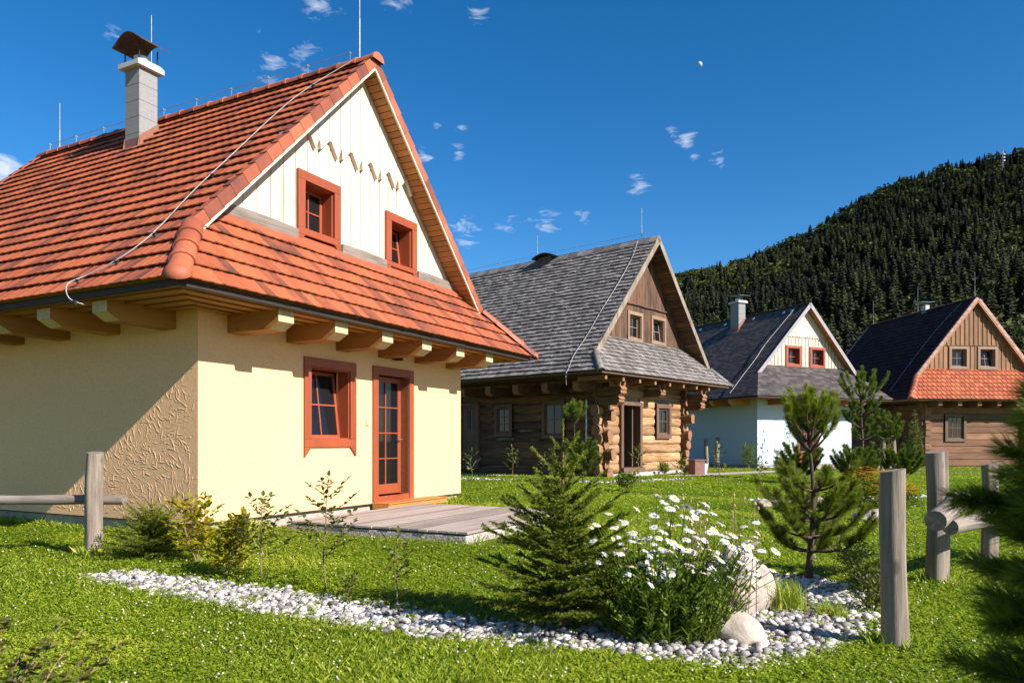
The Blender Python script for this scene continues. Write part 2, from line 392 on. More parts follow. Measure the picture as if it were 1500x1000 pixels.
def caps(p0, p1, r=.12, ln=.36, seed=0, up=(0, 0, 1), squash=.8, endcap=False, mb=None):
    """overlapping half-round ridge tiles from p0 (low/front end) to p1"""
    mb = mb or MB(); rg = random.Random(seed); p0 = Vector(p0); p1 = Vector(p1); d = (p1 - p0); L = d.length; d.normalize()
    up = Vector(up); sd = d.cross(up).normalized(); u = sd.cross(d).normalized(); n = max(1, round(L / ln)); ln = L / n; K = 9
    for i in range(n):
        a = p0 + d * (i * ln - .035); b = p0 + d * ((i + 1) * ln); V = []
        for q, rr in ((a, r * 1.0), (a, r * 1.13), (a + d * .05, r * 1.13), (a + d * .055, r * 1.05), (b, r * .95)):
            for k in range(K):
                t = math.pi * k / (K - 1) * 1.1 - .05 * math.pi
                V.append(q + sd * (math.cos(t) * rr) + u * (math.sin(t) * rr * squash))
        Fc = [(j * K + k, j * K + k + 1, (j + 1) * K + k + 1, (j + 1) * K + k) for j in range(4) for k in range(K - 1)]
        if endcap and i == 0: Fc.append(tuple(range(K)))
        mb.add(V, Fc, rg.random())
    return mb

def wall_panel(mb, x0, x1, z0, z1, holes, y=0., depth=.25, m=0):
    """wall face on plane y with reveals; holes (x0,x1,z0,z1)"""
    xs = sorted({x0, x1, *[h[0] for h in holes], *[h[1] for h in holes]}); zs = sorted({z0, z1, *[h[2] for h in holes], *[h[3] for h in holes]})
    for i in range(len(xs) - 1):
        for j in range(len(zs) - 1):
            cx = (xs[i] + xs[i + 1]) / 2; cz = (zs[j] + zs[j + 1]) / 2
            if any(h[0] < cx < h[1] and h[2] < cz < h[3] for h in holes): continue
            mb.add([(xs[i], y, zs[j]), (xs[i + 1], y, zs[j]), (xs[i + 1], y, zs[j + 1]), (xs[i], y, zs[j + 1])], [(0, 1, 2, 3)], .5, m)
    for a, b, c, d in holes:
        V = [(X, Y, Z) for Y in (y, y + depth) for X, Z in ((a, c), (b, c), (b, d), (a, d))]
        mb.add(V, [(0, 1, 5, 4), (1, 2, 6, 5), (2, 3, 7, 6), (3, 0, 4, 7)], .5, m)

def window(parent, x0, x1, z0, z1, y, fw=.13, proud=.03, recess=.17, mat='frame_red', bars=(1, 1), horns=0., tilt=0., sill=False, low=None, name='window'):
    """frame outer rect x0..x1,z0..z1 on wall plane y; sash recessed behind"""
    f = MB(); low = low if low is not None else fw
    f.box(x0, x0 + fw, y - proud, y, z0 + low, z1 - fw); f.box(x1 - fw, x1, y - proud, y, z0 + low, z1 - fw)
    f.prism([(x0, z1 - fw), (x0, z1), (x1, z1), (x1, z1 - fw)], y - proud, y)
    f.box(x0, x1, y - proud, y, z0, z0 + low)
    if horns:
        f.prism([(x0, z0), (x0 + fw, z0), (x0, z0 - horns)], y - proud, y)
        f.prism([(x1 - fw, z0), (x1, z0), (x1, z0 - horns)], y - proud, y)
    a, b, c, d = x0 + fw, x1 - fw, z0 + low, z1 - fw; yr = y + recess + .04; t = .018
    f.box(a - .012, a + t, y + .001, yr, c, d); f.box(b - t, b + .012, y + .001, yr, c, d); f.box(a + t, b - t, y + .001, yr, d - t, d + .004); f.box(a + t, b - t, y + .001, yr, c - .004, c + t)
    a += t; b -= t; c += t; d -= t
    fr = f.build(name, M[mat], parent, bevel=.005)
    s = MB(); sw = .05; yy = 0.
    W_, H_ = b - a, d - c
    s.box(0, sw, 0, .04, 0, H_); s.box(W_ - sw, W_, 0, .04, 0, H_); s.box(sw, W_ - sw, 0, .04, 0, sw); s.box(sw, W_ - sw, 0, .04, H_ - sw, H_)
    for k in range(bars[0]):
        x = sw + (W_ - 2 * sw) * (k + 1) / (bars[0] + 1); s.box(x - .012, x + .012, -.002, .038, sw, H_ - sw)
    for k in range(bars[1]):
        z = sw + (H_ - 2 * sw) * (k + 1) / (bars[1] + 1); s.box(sw, W_ - sw, -.004, .034, z - .011, z + .011)
    sash = s.build('sash', M[mat], fr); sash.location = (a, y + recess, c); sash.rotation_euler = (R(-tilt), 0, 0)
    g = MB(); g.box(sw - .004, W_ - sw + .004, .014, .022, sw - .004, H_ - sw + .004)
    gl = g.build('pane', M['glass'], fr); gl.location = sash.location; gl.rotation_euler = sash.rotation_euler
    k = MB(); k.box(a - .3, b + .3, y + recess + .35, y + recess + .37, c - .2, d + .2); 
    for q in ((a - .3, a - .28), (b + .28, b + .3)): k.box(q[0], q[1], y + recess + .03, y + recess + .35, c - .2, d + .2)
    k.box(a - .28, b + .28, y + recess + .03, y + recess + .35, c - .2, c - .18); k.box(a - .28, b + .28, y + recess + .03, y + recess + .35, d + .18, d + .2)
    k.build('dark_room', M['dark'], fr)
    return fr

def rod_and_wire(parent, base, h, mat='wire'):
    m = MB(); m.tube([base, (base[0], base[1], base[2] + h * .45)], .011, 6); m.tube([(base[0], base[1], base[2] + h * .45), (base[0], base[1], base[2] + h)], .007, 6)
    return m.build('lightning_rod', M[mat], parent)

def roof_shell(root, p, L, kind, mats, capmat, seed=1, rear=True):
    """p dict W ze zr zs o os yg ov; builds planes left,right,front,rear. returns planes"""
    W, ze, zr, zs, o, os_, yg, ov = (p[k] for k in ('W', 'ze', 'zr', 'zs', 'o', 'os', 'yg', 'ov'))
    sl = (zr - ze) / (W / 2 + o); zh = ze + (zs - ze) * (os_ - ov) / (os_ + yg); xh = -o + (zh - ze) / sl
    Yb = L + ov; Ye = L + os_
    Lb = math.hypot(W / 2 + o, zr - ze); PL = Plane((-o, 0, ze), (0, 1, 0), (W / 2 + o, 0, zr - ze)); PR = Plane((W + o, 0, ze), (0, -1, 0), (-(W / 2 + o), 0, zr - ze))
    PF = Plane((0, -os_, ze), (1, 0, 0), (0, os_ + yg, zs - ze)); PB = Plane((0, Ye, ze), (-1, 0, 0), (0, -(os_ + yg), zs - ze)); Ls = math.hypot(os_ + yg, zs - ze)
    cF = (W / 2, -os_); cM = (-o, L / 2); cM2 = (W + o, L / 2)
    hipFL = ((-o, -os_), (xh, -ov)); hipFR = ((W + o, -os_), (W - xh, -ov)); hipBL = ((-o, Ye), (xh, Yb)); hipBR = ((W + o, Ye), (W - xh, Yb))
    def gen(P, a0, a1, b1, mk, sd):
        if mk == 'tile': return tiles(P, a0, a1, b1, seed=sd)
        if mk == 'tile_fine': return tiles(P, a0, a1, b1, tw=.24, course=.27, thick=.03, seed=sd, ph=1.3)
        if mk == 'shake': return shakes(P, a0, a1, b1, course=.20, wmin=.12, wmax=.30, thick=.05, jit=.02, seed=sd)
        if mk == 'bitumen': return shakes(P, a0, a1, b1, course=.145, wmin=.2, wmax=.34, thick=.008, jit=.0015, seed=sd, regular=True)
    def make(P, a0, a1, b1, mk, lower, upper, name, mat, sd):
        mb = gen(P, a0, a1, b1, mk, sd); me1 = clip(mb.data('t'), lower + ([hplane(zh, False)] if upper else []))
        obs = me1
        if upper:
            me2 = clip(mb.data('t2'), upper + [hplane(zh, True)])
            bm = bmesh.new(); bm.from_mesh(me1); bm.from_mesh(me2); bm.to_mesh(me1); bm.free()
        me1.name = name
        return link(name, me1, mat, root)
    vy = lambda y, keep: vplane((0, y), (1, y), (0, keep))
    rr = {}
    rr['left'] = make(PL, -os_ - .1, Ye + .1, Lb, kind, [vplane(*hipFL, cM), vplane(*hipBL, cM), vplane((W / 2, 0), (W / 2, 1), cM)], [vy(-ov, L), vy(Yb, 0), vplane((W / 2, 0), (W / 2, 1), cM)], 'roof', mats[0], seed)
    rr['right'] = make(PR, -Ye - .1, os_ + .1, Lb, kind, [vplane(*hipFR, cM2), vplane(*hipBR, cM2), vplane((W / 2, 0), (W / 2, 1), cM2)], [vy(-ov, L), vy(Yb, 0), vplane((W / 2, 0), (W / 2, 1), cM2)], 'roof', mats[0], seed + 1)
    rr['front'] = make(PF, -o - .1, W + o + .1, Ls, kind, [vplane(*hipFL, cF), vplane(*hipFR, cF), vy(yg, -5)], None, 'skirt_roof', mats[1], seed + 2)
    if rear: make(PB, -W - o - .1, o + .1, Ls, kind, [vplane(*hipBL, (W / 2, Ye)), vplane(*hipBR, (W / 2, Ye)), vy(L - yg, L + 9)], None, 'skirt_roof', mats[1], seed + 3)
    # solid deck below the skin
    t = -.012; t2 = -.07; dk = MB()
    def slab(P, pts):
        n = len(pts); V = [Vector(q) + P.N * t for q in pts] + [Vector(q) + P.N * t2 for q in pts]
        dk.add(V, [tuple(range(n)), tuple(range(n, 2 * n))[::-1]] + [(i, (i + 1) % n, (i + 1) % n + n, i + n) for i in range(n)], .5)
    e = .03
    for sx in (0, 1):
        X = (lambda x: x) if sx == 0 else (lambda x: W - x); P = PL if sx == 0 else PR
        slab(P, [(X(-o + e), -os_ + e, ze + e), (X(xh), -ov + e, zh), (X(W / 2 - .001), -ov + e, zr), (X(W / 2 - .001), Yb - e, zr), (X(xh), Yb - e, zh), (X(-o + e), Ye - e, ze + e)])
    xg = -o + (zs - ze) / sl
    slab(PF, [(-o + e, -os_ + e, ze + .01), (W + o - e, -os_ + e, ze + .01), (W - xg, yg, zs - .01), (xg, yg, zs - .01)])
    slab(PB, [(-o + e, Ye - e, ze + .01), (W + o - e, Ye - e, ze + .01), (W - xg, L - yg, zs - .01), (xg, L - yg, zs - .01)])
    return dict(PL=PL, PR=PR, PF=PF, PB=PB, zh=zh, xh=xh, xg=xg, sl=sl, Ls=Ls, Lb=Lb, Ye=Ye, Yb=Yb, deck=dk,
                hipFL=((-o, -os_, ze), (xh, -ov, zh)), hipFR=((W + o, -os_, ze), (W - xh, -ov, zh)),
                hipBL=((-o, Ye, ze), (xh, Yb, zh)), hipBR=((W + o, Ye, ze), (W - xh, Yb, zh)))

def eaves(root, p, L, g, mat, soff, h=.09, drop=.035):
    """fascia band round the eave and boarded soffit following the slopes"""
    W, ze, o, os_ = p['W'], p['ze'], p['o'], p['os']; Ye = g['Ye']
    f = MB(); z1 = ze - .012; z0 = z1 - h; a = -.035; t = .09
    f.box(-o - a, W + o + a, -os_ - a, -os_ + t, z0, z1); f.box(-o - a, W + o + a, Ye - t, Ye + a, z0, z1)
    f.box(-o - a, -o + t, -os_ + t, Ye - t, z0, z1); f.box(W + o - t, W + o + a, -os_ + t, Ye - t, z0, z1)
    f.build('eave_gutter', mat, root, bevel=.01)
    zf = ze - .045; sk = dict(step=.02)
    P = Plane((0, -os_, zf), (1, 0, 0), (0, 1, 0))
    s = clip(strips(P, -o, W + o, .04, os_, .125, -.03, 0, seed=3, **sk).data('soffit'), [vplane((-o, -os_), (0, 0), (W / 2, -os_)), vplane((W + o, -os_), (W, 0), (W / 2, -os_))])
    link('soffit', s, soff[0], root)
    for sg in (-1, 1):
        x0, xe = (0, -o) if sg < 0 else (W, W + o); k = (xe, L / 2)
        P = Plane((xe, 0, zf), (0, 1, 0), (-sg, 0, 0))
        s = clip(strips(P, -os_, Ye, .04, o, .125, -.03, 0, seed=4, **sk).data('soffit'), [vplane((xe, -os_), (x0, 0), k), vplane((xe, Ye), (x0, L), k)])
        link('soffit', s, soff[1], root)

def verge(root, p, L, g, tilem, bargem, soffm, bh=.05, blocks=True, bargeh=None, course=.285, front_only=False):
    W, zr, ov, yg = p['W'], p['zr'], p['ov'], p['yg']
    for yv, sy in ((-ov, -1), (L + ov, 1)):
        for sx in (0, 1):
            vt = MB(); bg = MB()
            X = (lambda x: x) if sx == 0 else (lambda x: W - x); P = g['PL'] if sx == 0 else g['PR']
            a = Vector((X(g['xh']), yv, g['zh'])); b = Vector((W / 2, yv, zr)); d = (b - a); Ln = d.length; d.normalize(); N = P.N
            y_ = Vector((0, sy, 0)); n = round(Ln / course) if blocks else 1
            for i in range(n):
                q0 = a + d * (i * Ln / n - .03); q1 = a + d * ((i + 1) * Ln / n)
                if blocks:
                    vt.bar(q0 + N * .012 + y_ * .012, q1 - N * .006 + y_ * .004, .035, .15, N); vt.bar(q0 + N * .075 - y_ * .05, q1 + N * .055 - y_ * .05, .13, .02, N)
            h = bargeh or .07
            top = -.07 if blocks else .03
            bg.bar(a + N * (top - h / 2) + y_ * .004 - d * .06, b + N * (top - h / 2) + y_ * .004, .03, h, N, r=.8)
            mb = strips(P, -30, 30, g['Lb'] * .15, g['Lb'] - .06, .11, -.105, -.072, seed=5)
            lo, hi = (-ov + .016, yg) if sy < 0 else (L - yg, L + ov - .016)
            me = clip(mb.data('verge_soffit'), [vplane((0, lo), (1, lo), (0, hi)), vplane((0, hi), (1, hi), (0, lo)), hplane(g['zh'] + .02, True), vplane((W / 2, 0), (W / 2, 1), (X(0), 0))])
            link('verge_soffit', me, soffm, root)
            if blocks: vt.build('verge_tiles', tilem, root, bevel=.006)
            bg.build('barge_board', bargem, root)

def joist(mb, x, wd, y0, y1, z0, z1, cham, r=None, ends=1, axis='y', ym=0):
    """beam from wall (y0) out to y1 with a chamfered lower end; profile in (y,z)"""
    sgn = 1 if y1 < y0 else -1
    prof = [(y0, z0), (y1 + sgn * cham, z0), (y1, z0 + cham * .55), (y1, z1), (y0, z1)]
    def pt(a, q): return (a, q[0], q[1]) if axis == 'y' else (q[0], a, q[1])
    V = [pt(x, q) for q in prof] + [pt(x + wd, q) for q in prof]
    o = 5; r = random.random() if r is None else r
    mb.add(V, [(0, 1, 2, 3, 4), (5, 9, 8, 7, 6), (0, 5, 6, 1), (3, 8, 9, 4), (4, 9, 5, 0)], r)
    mb.add(V, [(1, 6, 7, 2), (2, 7, 8, 3)], r, 1)

def walls(root, p, L, zt, holes, mat, side_holes=()):
    W, zb = p['W'], p['zb']; mb = MB()
    wall_panel(mb, 0, W, zb, zt, holes)
    m2 = MB(); wall_panel(m2, 0, L, zb, zt, side_holes)     # left wall: local (a,0,z) -> (0,L-a..)
    for (x, y, z) in m2.v: pass
    o = len(mb.v); mb.v += [(y, x, z) for x, y, z in m2.v]; mb.f += [tuple(i + o for i in f)[::-1] for f in m2.f]; mb.r += m2.r; mb.m += m2.m
    mb.add([(W, 0, zb), (W, L, zb), (W, L, zt), (W, 0, zt)], [(0, 1, 2, 3)], .5); mb.add([(0, L, zb), (W, L, zb), (W, L, zt), (0, L, zt)], [(3, 2, 1, 0)], .5)
    mb.add([(0, 0, zt), (W, 0, zt), (W, L, zt), (0, L, zt)], [(0, 1, 2, 3)], .5); mb.add([(0, 0, zb), (W, 0, zb), (W, L, zb), (0, L, zb)], [(3, 2, 1, 0)], .5)
    me = mb.data('wall'); return link('wall', me, mat, root)

def gable(mb, p, g, y, th, wd, x_start, zlow, top_off=-.09, gap=.006, bottom=None, m=0, rg=random.Random(3), holes=()):
    W = p['W']; zt = lambda x: p['ze'] + g['sl'] * (min(x, W - x) + p['o']) + top_off * 1.4
    x = x_start
    while x < W - g['xg'] + .3:
        for x0, x1 in ((x, x + wd - gap),):
            cuts = sorted({x0, x1, *[c for c in [W / 2] + [e for h in holes for e in h[:2]] if x0 < c < x1]})
            for a, b in zip(cuts[:-1], cuts[1:]):
                if zt(a) < zlow and zt(b) < zlow: continue
                bot = bottom(a, b) if bottom else [(a, zlow), (b, zlow)]
                ta, tb = max(zt(a), zlow + .001), max(zt(b), zlow + .001)
                if min(q[1] for q in bot) > max(ta, tb): continue
                bot = [(q[0], min(q[1], zt(q[0]) - .002)) if bottom else q for q in bot]
                segs = [(zlow, None)]
                hz = [h for h in holes if h[0] < (a + b) / 2 < h[1]]
                if hz and not bottom:
                    h = hz[0]
                    if zlow < h[2]: mb.prism([(a, zlow), (b, zlow), (b, h[2]), (a, h[2])], y, y + th, None, m)
                    mb.prism([(a, h[3]), (b, h[3]), (b, max(tb, h[3] + .01)), (a, max(ta, h[3] + .01))], y, y + th, None, m)
                else: mb.prism(bot + [(b, tb), (a, ta)], y, y + th, None, m)
        x += wd
def split(a, b, c): return [(a, c), (c, b)] if a < c < b else [(a, b)]

# ------------------------------------------------------------------ house with cream plaster
def stucco(root, L, zb, zt):
    """hand-thrown plaster: short curved trowel strokes standing proud of the left wall"""
    rg = random.Random(11); V = []; Fc = []
    for _ in range(2300):
        y = rg.uniform(.1, 4.3); z = rg.uniform(zb + .05, zt - .25); ang = rg.choice([1.3 + 1.2 * math.sin(y * 2.1 + z * 3.0) + rg.gauss(0, .3), rg.uniform(0, math.pi)]); ln = rg.uniform(.05, .30) * rg.choice([.6, 1, 1]); k = rg.uniform(-9, 9); wd = rg.uniform(.004, .010); h = rg.uniform(.0022, .006)
        n = 7; o = len(V); py, pz = y, z
        for i in range(n):
            t = i / (n - 1); a = ang + k * ln * (t - .5); e = math.sin(math.pi * min(max(t, .03), .97)) ** .5
            nx, nz = -math.sin(a), math.cos(a)
            for s_, hh in ((-1, 0), (-.35, 1), (.35, .9), (1, 0)):
                V.append((-h * e * hh + .001, min(max(py + nx * wd * s_ * e, .0), 9), pz + nz * wd * s_ * e))
            py += math.cos(a) * ln / n; pz += math.sin(a) * ln / n
        for i in range(n - 1):
            for j in range(3): q = o + i * 4 + j; Fc.append((q, q + 4, q + 5, q + 1))
    V = [v for v in V]
    return fast('stucco_relief', np.array(V), np.array(Fc), np.full(len(Fc), .5), M['plaster'], root, smooth=True)

def chimney(root, x0, x1, y0, y1, zbase, ztop, slope, capm, hood='rust', pot=True, flash='flash', blocks=5):
    c = MB(); n = blocks; H = ztop - zbase
    for i in range(n):
        a = zbase + H * i / n; b = zbase + H * (i + 1) / n; c.box(x0, x1, y0, y1, a, b - .008, .5)
        c.box(x0 + .006, x1 - .006, y0 + .006, y1 - .006, b - .01, b + .002, .5)
    ch = c.build('chimney', M['block'], root, bevel=.004)
    k = MB(); e = .085; k.prism([(x0 - e, ztop), (x1 + e, ztop), (x1 + e, ztop + .09), (x1 - .0, ztop + .125), (x0 + .0, ztop + .125), (x0 - e, ztop + .09)], y0 - e, y1 + e); k.build('chimney_cap', M['cap'], ch, bevel=.006)
    cx, cy = (x0 + x1) / 2, (y0 + y1) / 2
    q = MB(); q.tube([(cx, cy, ztop + .12), (cx, cy, ztop + .27)], .13, 20); q.build('flue_pot', M['steel' if hood != 'rust' else 'cap'], ch, smooth=True)
    for a, b in ((x0, y0), (x1, y0), (x1, y1), (x0, y1)):
        h = MB(); h.bar((a, b, ztop + .09), (a, b, ztop + .42), .018, .018, (0, 1, 0)); h.build('hood_leg', M['black'], ch)
    h = MB(); n = 12; E = .2; V = []
    for i in range(n + 1):
        t = i / n; y = y0 - E + (y1 - y0 + 2 * E) * t; z = ztop + .40 + .17 * math.sin(math.pi * (t * .9 + .05)) - .03 * math.cos(6 * t)
        if hood != 'rust': z = ztop + .36 + .10 * t
        V += [(x0 - E * .6, y, z), (x1 + E * .6, y, z), (x1 + E * .6, y, z + .012), (x0 - E * .6, y, z + .012)]
    Fc = [(i * 4 + j, i * 4 + (j + 1) % 4, i * 4 + 4 + (j + 1) % 4, i * 4 + 4 + j) for i in range(n) for j in range(4)] + [(0, 1, 2, 3), (4 * n + 3, 4 * n + 2, 4 * n + 1, 4 * n)]
    h.add(V, Fc, .5); h.build('hood', M[hood if hood == 'rust' else 'blue_sheet'], ch, smooth=False)
    f = MB(); s = slope; z = lambda x: zbase + s * (x - x0) 
    for ya, yb in ((y0 - .012, y0), (y1, y1 + .012)):
        f.prism([(x0 - .05, z(x0) - .02), (x1 + .02, z(x1) - .0), (x1 + .02, z(x1) + .2), (x0 - .012, z(x0) + .22)], ya, yb)
    f.box(x0 - .012, x0, y0 - .012, y1 + .012, zbase - .05, zbase + .2)
    f.add([(x0 - .22, y0 - .1, z(x0 - .22) + .05), (x0 - .22, y1 + .1, z(x0 - .22) + .05), (x0, y1 + .1, z(x0) + .065), (x0, y0 - .1, z(x0) + .065),
           (x0 - .22, y0 - .1, z(x0 - .22)), (x0 - .22, y1 + .1, z(x0 - .22)), (x0, y1 + .1, z(x0)), (x0, y0 - .1, z(x0))], [(0, 1, 2, 3), (0, 4, 5, 1), (1, 5, 6, 2), (3, 2, 6, 7), (0, 3, 7, 4)], .5)
    f.build('chimney_flashing', M[flash], root)
    return ch

def ridge_wire(root, W, zr, y0, y1, every=.9, mat='wire'):
    m = MB(); n = int((y1 - y0) / every)
    m.tube([(W / 2, y0 + (y1 - y0) * i / (2 * n), zr + .26 - (.012 if i % 2 else 0)) for i in range(2 * n + 1)], .006, 5)
    o = m.build('ridge_wire', M[mat], root)
    for i in range(n + 1):
        ho = MB(); y = y0 + (y1 - y0) * i / n; ho.bar((W / 2, y, zr + .08), (W / 2, y, zr + .27), .012, .012, (0, 1, 0)); ho.box(W / 2 - .025, W / 2 + .025, y - .014, y + .014, zr + .235, zr + .26)
        ho.build('wire_holder', M['steel'], o)

def cable(root, pts, N, holders=5, rad=.0065, lift=.075, mat='wire'):
    from mathutils import geometry
    P = [Vector(q) + N * lift for q in pts]; Q = []
    for i in range(len(P) - 1):
        p0 = P[max(i - 1, 0)]; p1 = P[i]; p2 = P[i + 1]; p3 = P[min(i + 2, len(P) - 1)]
        for t in (0, .25, .5, .75):
            Q.append(.5 * ((2 * p1) + (p2 - p0) * t + (2 * p0 - 5 * p1 + 4 * p2 - p3) * t * t + (-p0 + 3 * p1 - 3 * p2 + p3) * t ** 3))
    Q.append(P[-1]); m = MB(); m.tube(Q, rad, 6); o = m.build('down_conductor', M[mat], root, smooth=True)
    for k in range(holders):
        h = MB(); i = int((k + .5) * len(Q) / holders); q = Q[i]; h.bar(q - N * (lift - .02), q, .02, .02, (0, 1, 0)); h.bar(q + Vector((0, -.06, -.01)), q + Vector((0, .06, -.01)), .02, .02)
        h.build('cable_holder', M['black'], o)
    return o

def house_cream():
    p = dict(W=6.24, zb=.19, ze=2.943, zr=7.275, zs=4.14, o=1.114, os=1.044, yg=.05, ov=.30); L = 8.26; W = p['W']
    root = empty('plaster_house', (-3.894, 9.223, 0), 1.092, label='cream plastered house with orange clay tile roof and rust red window frames', cat='house')
    g = roof_shell(root, p, L, 'tile', (M['tile'], M['tile']), M['tile_cap'])
    g['deck'].build('roof_deck', M['pine'], root)
    eaves(root, p, L, g, M['gutter'], (M['pine'], M['pine_y']), h=.075)
    verge(root, p, L, g, M['tile_cap'], M['cream_board'], M['pine_y'], bargeh=.035)
    N = Vector((0, 0, 1))
    mb = caps((W / 2, -p['ov'] - .05, p['zr'] + .0), (W / 2, g['Yb'] + .05, p['zr']), .125, .37, endcap=True, seed=2)
    mb.build('ridge_tiles', M['tile_cap'], root, smooth=True)
    for k, h in enumerate(('hipFL', 'hipFR', 'hipBL', 'hipBR')):
        a, b = Vector(g[h][0]), Vector(g[h][1]); d = (b - a).normalized()
        c = caps(a + Vector((0, 0, .02)) + d * .02, b + d * .02 + Vector((0, 0, .02)), .125, .33, seed=k, endcap=True)
        # rounded end piece closing the lowest hip tile
        s_ = d.cross(Vector((0, 0, 1))).normalized(); u = s_.cross(d).normalized(); r = .14; V = []; n1, n2 = 5, 9; c0 = a + d * .0 + Vector((0, 0, .02))
        for i in range(n1 + 1):
            ph = math.pi / 2 * i / n1
            for j in range(n2):
                th = math.pi * j / (n2 - 1); V.append(c0 - d * (math.sin(ph) * r * .9) + s_ * (math.cos(ph) * r * math.cos(th)) + u * (math.cos(ph) * r * .8 * math.sin(th)))
        c.add(V, [(i * n2 + j, i * n2 + j + 1, (i + 1) * n2 + j + 1, (i + 1) * n2 + j) for i in range(n1) for j in range(n2 - 1)], .6)
        c.build('hip_tiles', M['tile_cap'], root, smooth=True)
    holes = [(1.98, 2.85, 1.24, 2.32), (3.57, 4.46, .3, 2.33)]
    walls(root, p, L, 2.90, holes, M['plaster'])
    stucco(root, L, p['zb'], 2.9)
    pl = MB(); pl.box(.05, W - .07, .05, L - .05, -.3, p['zb'] - .002); pl.build('plinth', M['plinth'], root, bevel=.01)
    tr = MB(); tr.box(-.006, W + .006, -.006, .05, p['zb'] - .012, p['zb'] + .004); tr.box(-.006, .05, .05, L, p['zb'] - .012, p['zb'] + .004); tr.build('drip_edge', M['gutter'], root)
    # joist ends
    for i, x in enumerate([.455 + 1.047 * k for k in range(6)]):
        j = MB(); joist(j, x, .265, .1, -.89, 2.62, 2.895, .16); j.build('beam', [M['pine_y'], M['pine_end']], root, bevel=.004)
    for k in range(7):
        j = MB(); joist(j, .40 + 1.09 * k, .265, .1, -.93, 2.635, 2.895, .16, axis='x'); j.build('beam', [M['pine'], M['pine_end']], root, bevel=.004)
    j = MB(); joist(j, W + .62, .0, .1, -.6, 2.7, 2.895, .1); 
    # gable boarding
    rg = random.Random(5); yg = p['yg']; gb = MB(); wh = [(1.86, 2.57, 4.2, 5.1), (3.93, 4.65, 4.2, 5.08)]
    gable(gb, p, g, yg, .03, .245, .04 - .01, 4.12, gap=.013, bottom=None, rg=rg, holes=wh)
    ub = MB()
    def bott(a, b):
        ph = round(((a - 1.90) / .245)) % 2; w_ = b - a
        if w_ < .1: return [(a, 5.70), (b, 5.70)]
        if ph == 0: return [(a, 5.79), (a + .04, 5.79), (a + .19, 5.57), (b, 5.68)]
        return [(a, 5.68), (a + .03, 5.78), (a + .045, 5.60), (a + .08, 5.62), (b, 5.78)]
    gable(ub, p, g, yg - .07, .068, .245, 1.90 - 7 * .245, 5.57, bottom=bott, gap=.012)
    gb.build('gable_boards', M['cream_board'], root); ub.build('upper_gable_boards', M['cream_board'], root)
    sm = MB(); gable(sm, p, g, yg + .02, .018, .245, .03 + .12, 4.12, gap=.001, holes=wh); sm.build('seam_boards', M['pine'], root)
    bk = MB(); xg = g['xg']; za = p['zr'] - .3
    bk.prism([(xg + .3, 4.0), (W - xg - .3, 4.0), (W / 2, za)], yg + .31, yg + .34); bk.build('gable_backing', M['dark'], root)
    xs = [(xg + .25, 1.73), (2.69, 3.82), (4.76, W - xg - .2)]
    for a, b in xs:
        sh = MB(); sh.prism([(a, 4.15), (b, 4.13), (b, 4.29), ((a + b) / 2, 4.31), (a + .02, 4.30)], yg - .07, yg - .002)
        sh.build('gable_sill_board', M['grey_wood_x'], root, bevel=.008)
    fl = MB(); fl.add([(xg + .05, yg - .001, 4.22), (W - xg - .05, yg - .001, 4.22), (W - xg, yg - .13, 4.09), (xg, yg - .13, 4.09), (xg + .05, yg - .001, 4.16), (W - xg - .05, yg - .001, 4.16), (W - xg, yg - .13, 4.05), (xg, yg - .13, 4.05)],
                      [(0, 3, 2, 1), (3, 7, 6, 2), (4, 5, 6, 7), (0, 1, 5, 4), (0, 4, 7, 3), (1, 2, 6, 5)], .5); fl.build('gable_flashing', M['tile_cap'], root)
    window(root, 1.75, 2.67, 4.24, 5.18, yg - .002, fw=.14, proud=.05, recess=.20, bars=(1, 1), horns=.15, low=.10)
    window(root, 3.84, 4.74, 4.22, 5.14, yg - .002, fw=.14, proud=.05, recess=.20, bars=(1, 1), horns=.15, low=.08, tilt=7)
    window(root, 1.84, 3.00, 1.13, 2.46, -.002, fw=.14, proud=.035, recess=.17, bars=(1, 1), horns=.15, low=.12, tilt=7)
    # door: casing, leaf with eight panes, low panel
    d = MB(); d.box(3.44, 3.575, -.035, -.002, .19, 2.47); d.box(4.46, 4.59, -.035, -.002, .19, 2.47); d.box(3.575, 4.46, -.035, -.002, 2.33, 2.47)
    d.box(3.575, 4.46, -.02, .2, .19, .30); d.box(3.545, 3.57, -.002, .21, .3, 2.34); d.box(4.46, 4.49, -.002, .21, .3, 2.34); d.box(3.57, 4.46, -.002, .21, 2.33, 2.36)
    d.box(3.575, 4.46, -.03, -.022, .2, .235); cas = d.build('door_frame', M['frame_red'], root, bevel=.004)
    lf = MB(); a, b, z0, z1 = 3.57, 4.46, .31, 2.33; st = .09
    lf.box(a, a + st, .16, .205, z0, z1); lf.box(b - st, b, .16, .205, z0, z1); lf.box(a + st, b - st, .16, .205, z1 - st, z1); lf.box(a + st, b - st, .16, .205, z0, z0 + .17)
    lf.box((a + b) / 2 - .012, (a + b) / 2 + .012, .155, .2, z0 + .17, z1 - st)
    for k in range(1, 4): z = z0 + .17 + (z1 - st - z0 - .17) * k / 4; lf.box(a + st, b - st, .153, .2, z - .011, z + .011)
    dr = lf.build('door', M['frame_red'], root, bevel=.003); gl = MB(); gl.box(a + st, b - st, .175, .183, z0 + .17, z1 - st); gl.build('pane', M['glass'], dr)
    hd = MB(); hd.tube([(b - .05, .16, 1.25), (b - .05, .1, 1.25)], .01, 8); hd.tube([(b - .05, .105, 1.25), (b - .17, .105, 1.25)], .011, 8); hd.build('handle', M['steel'], dr)
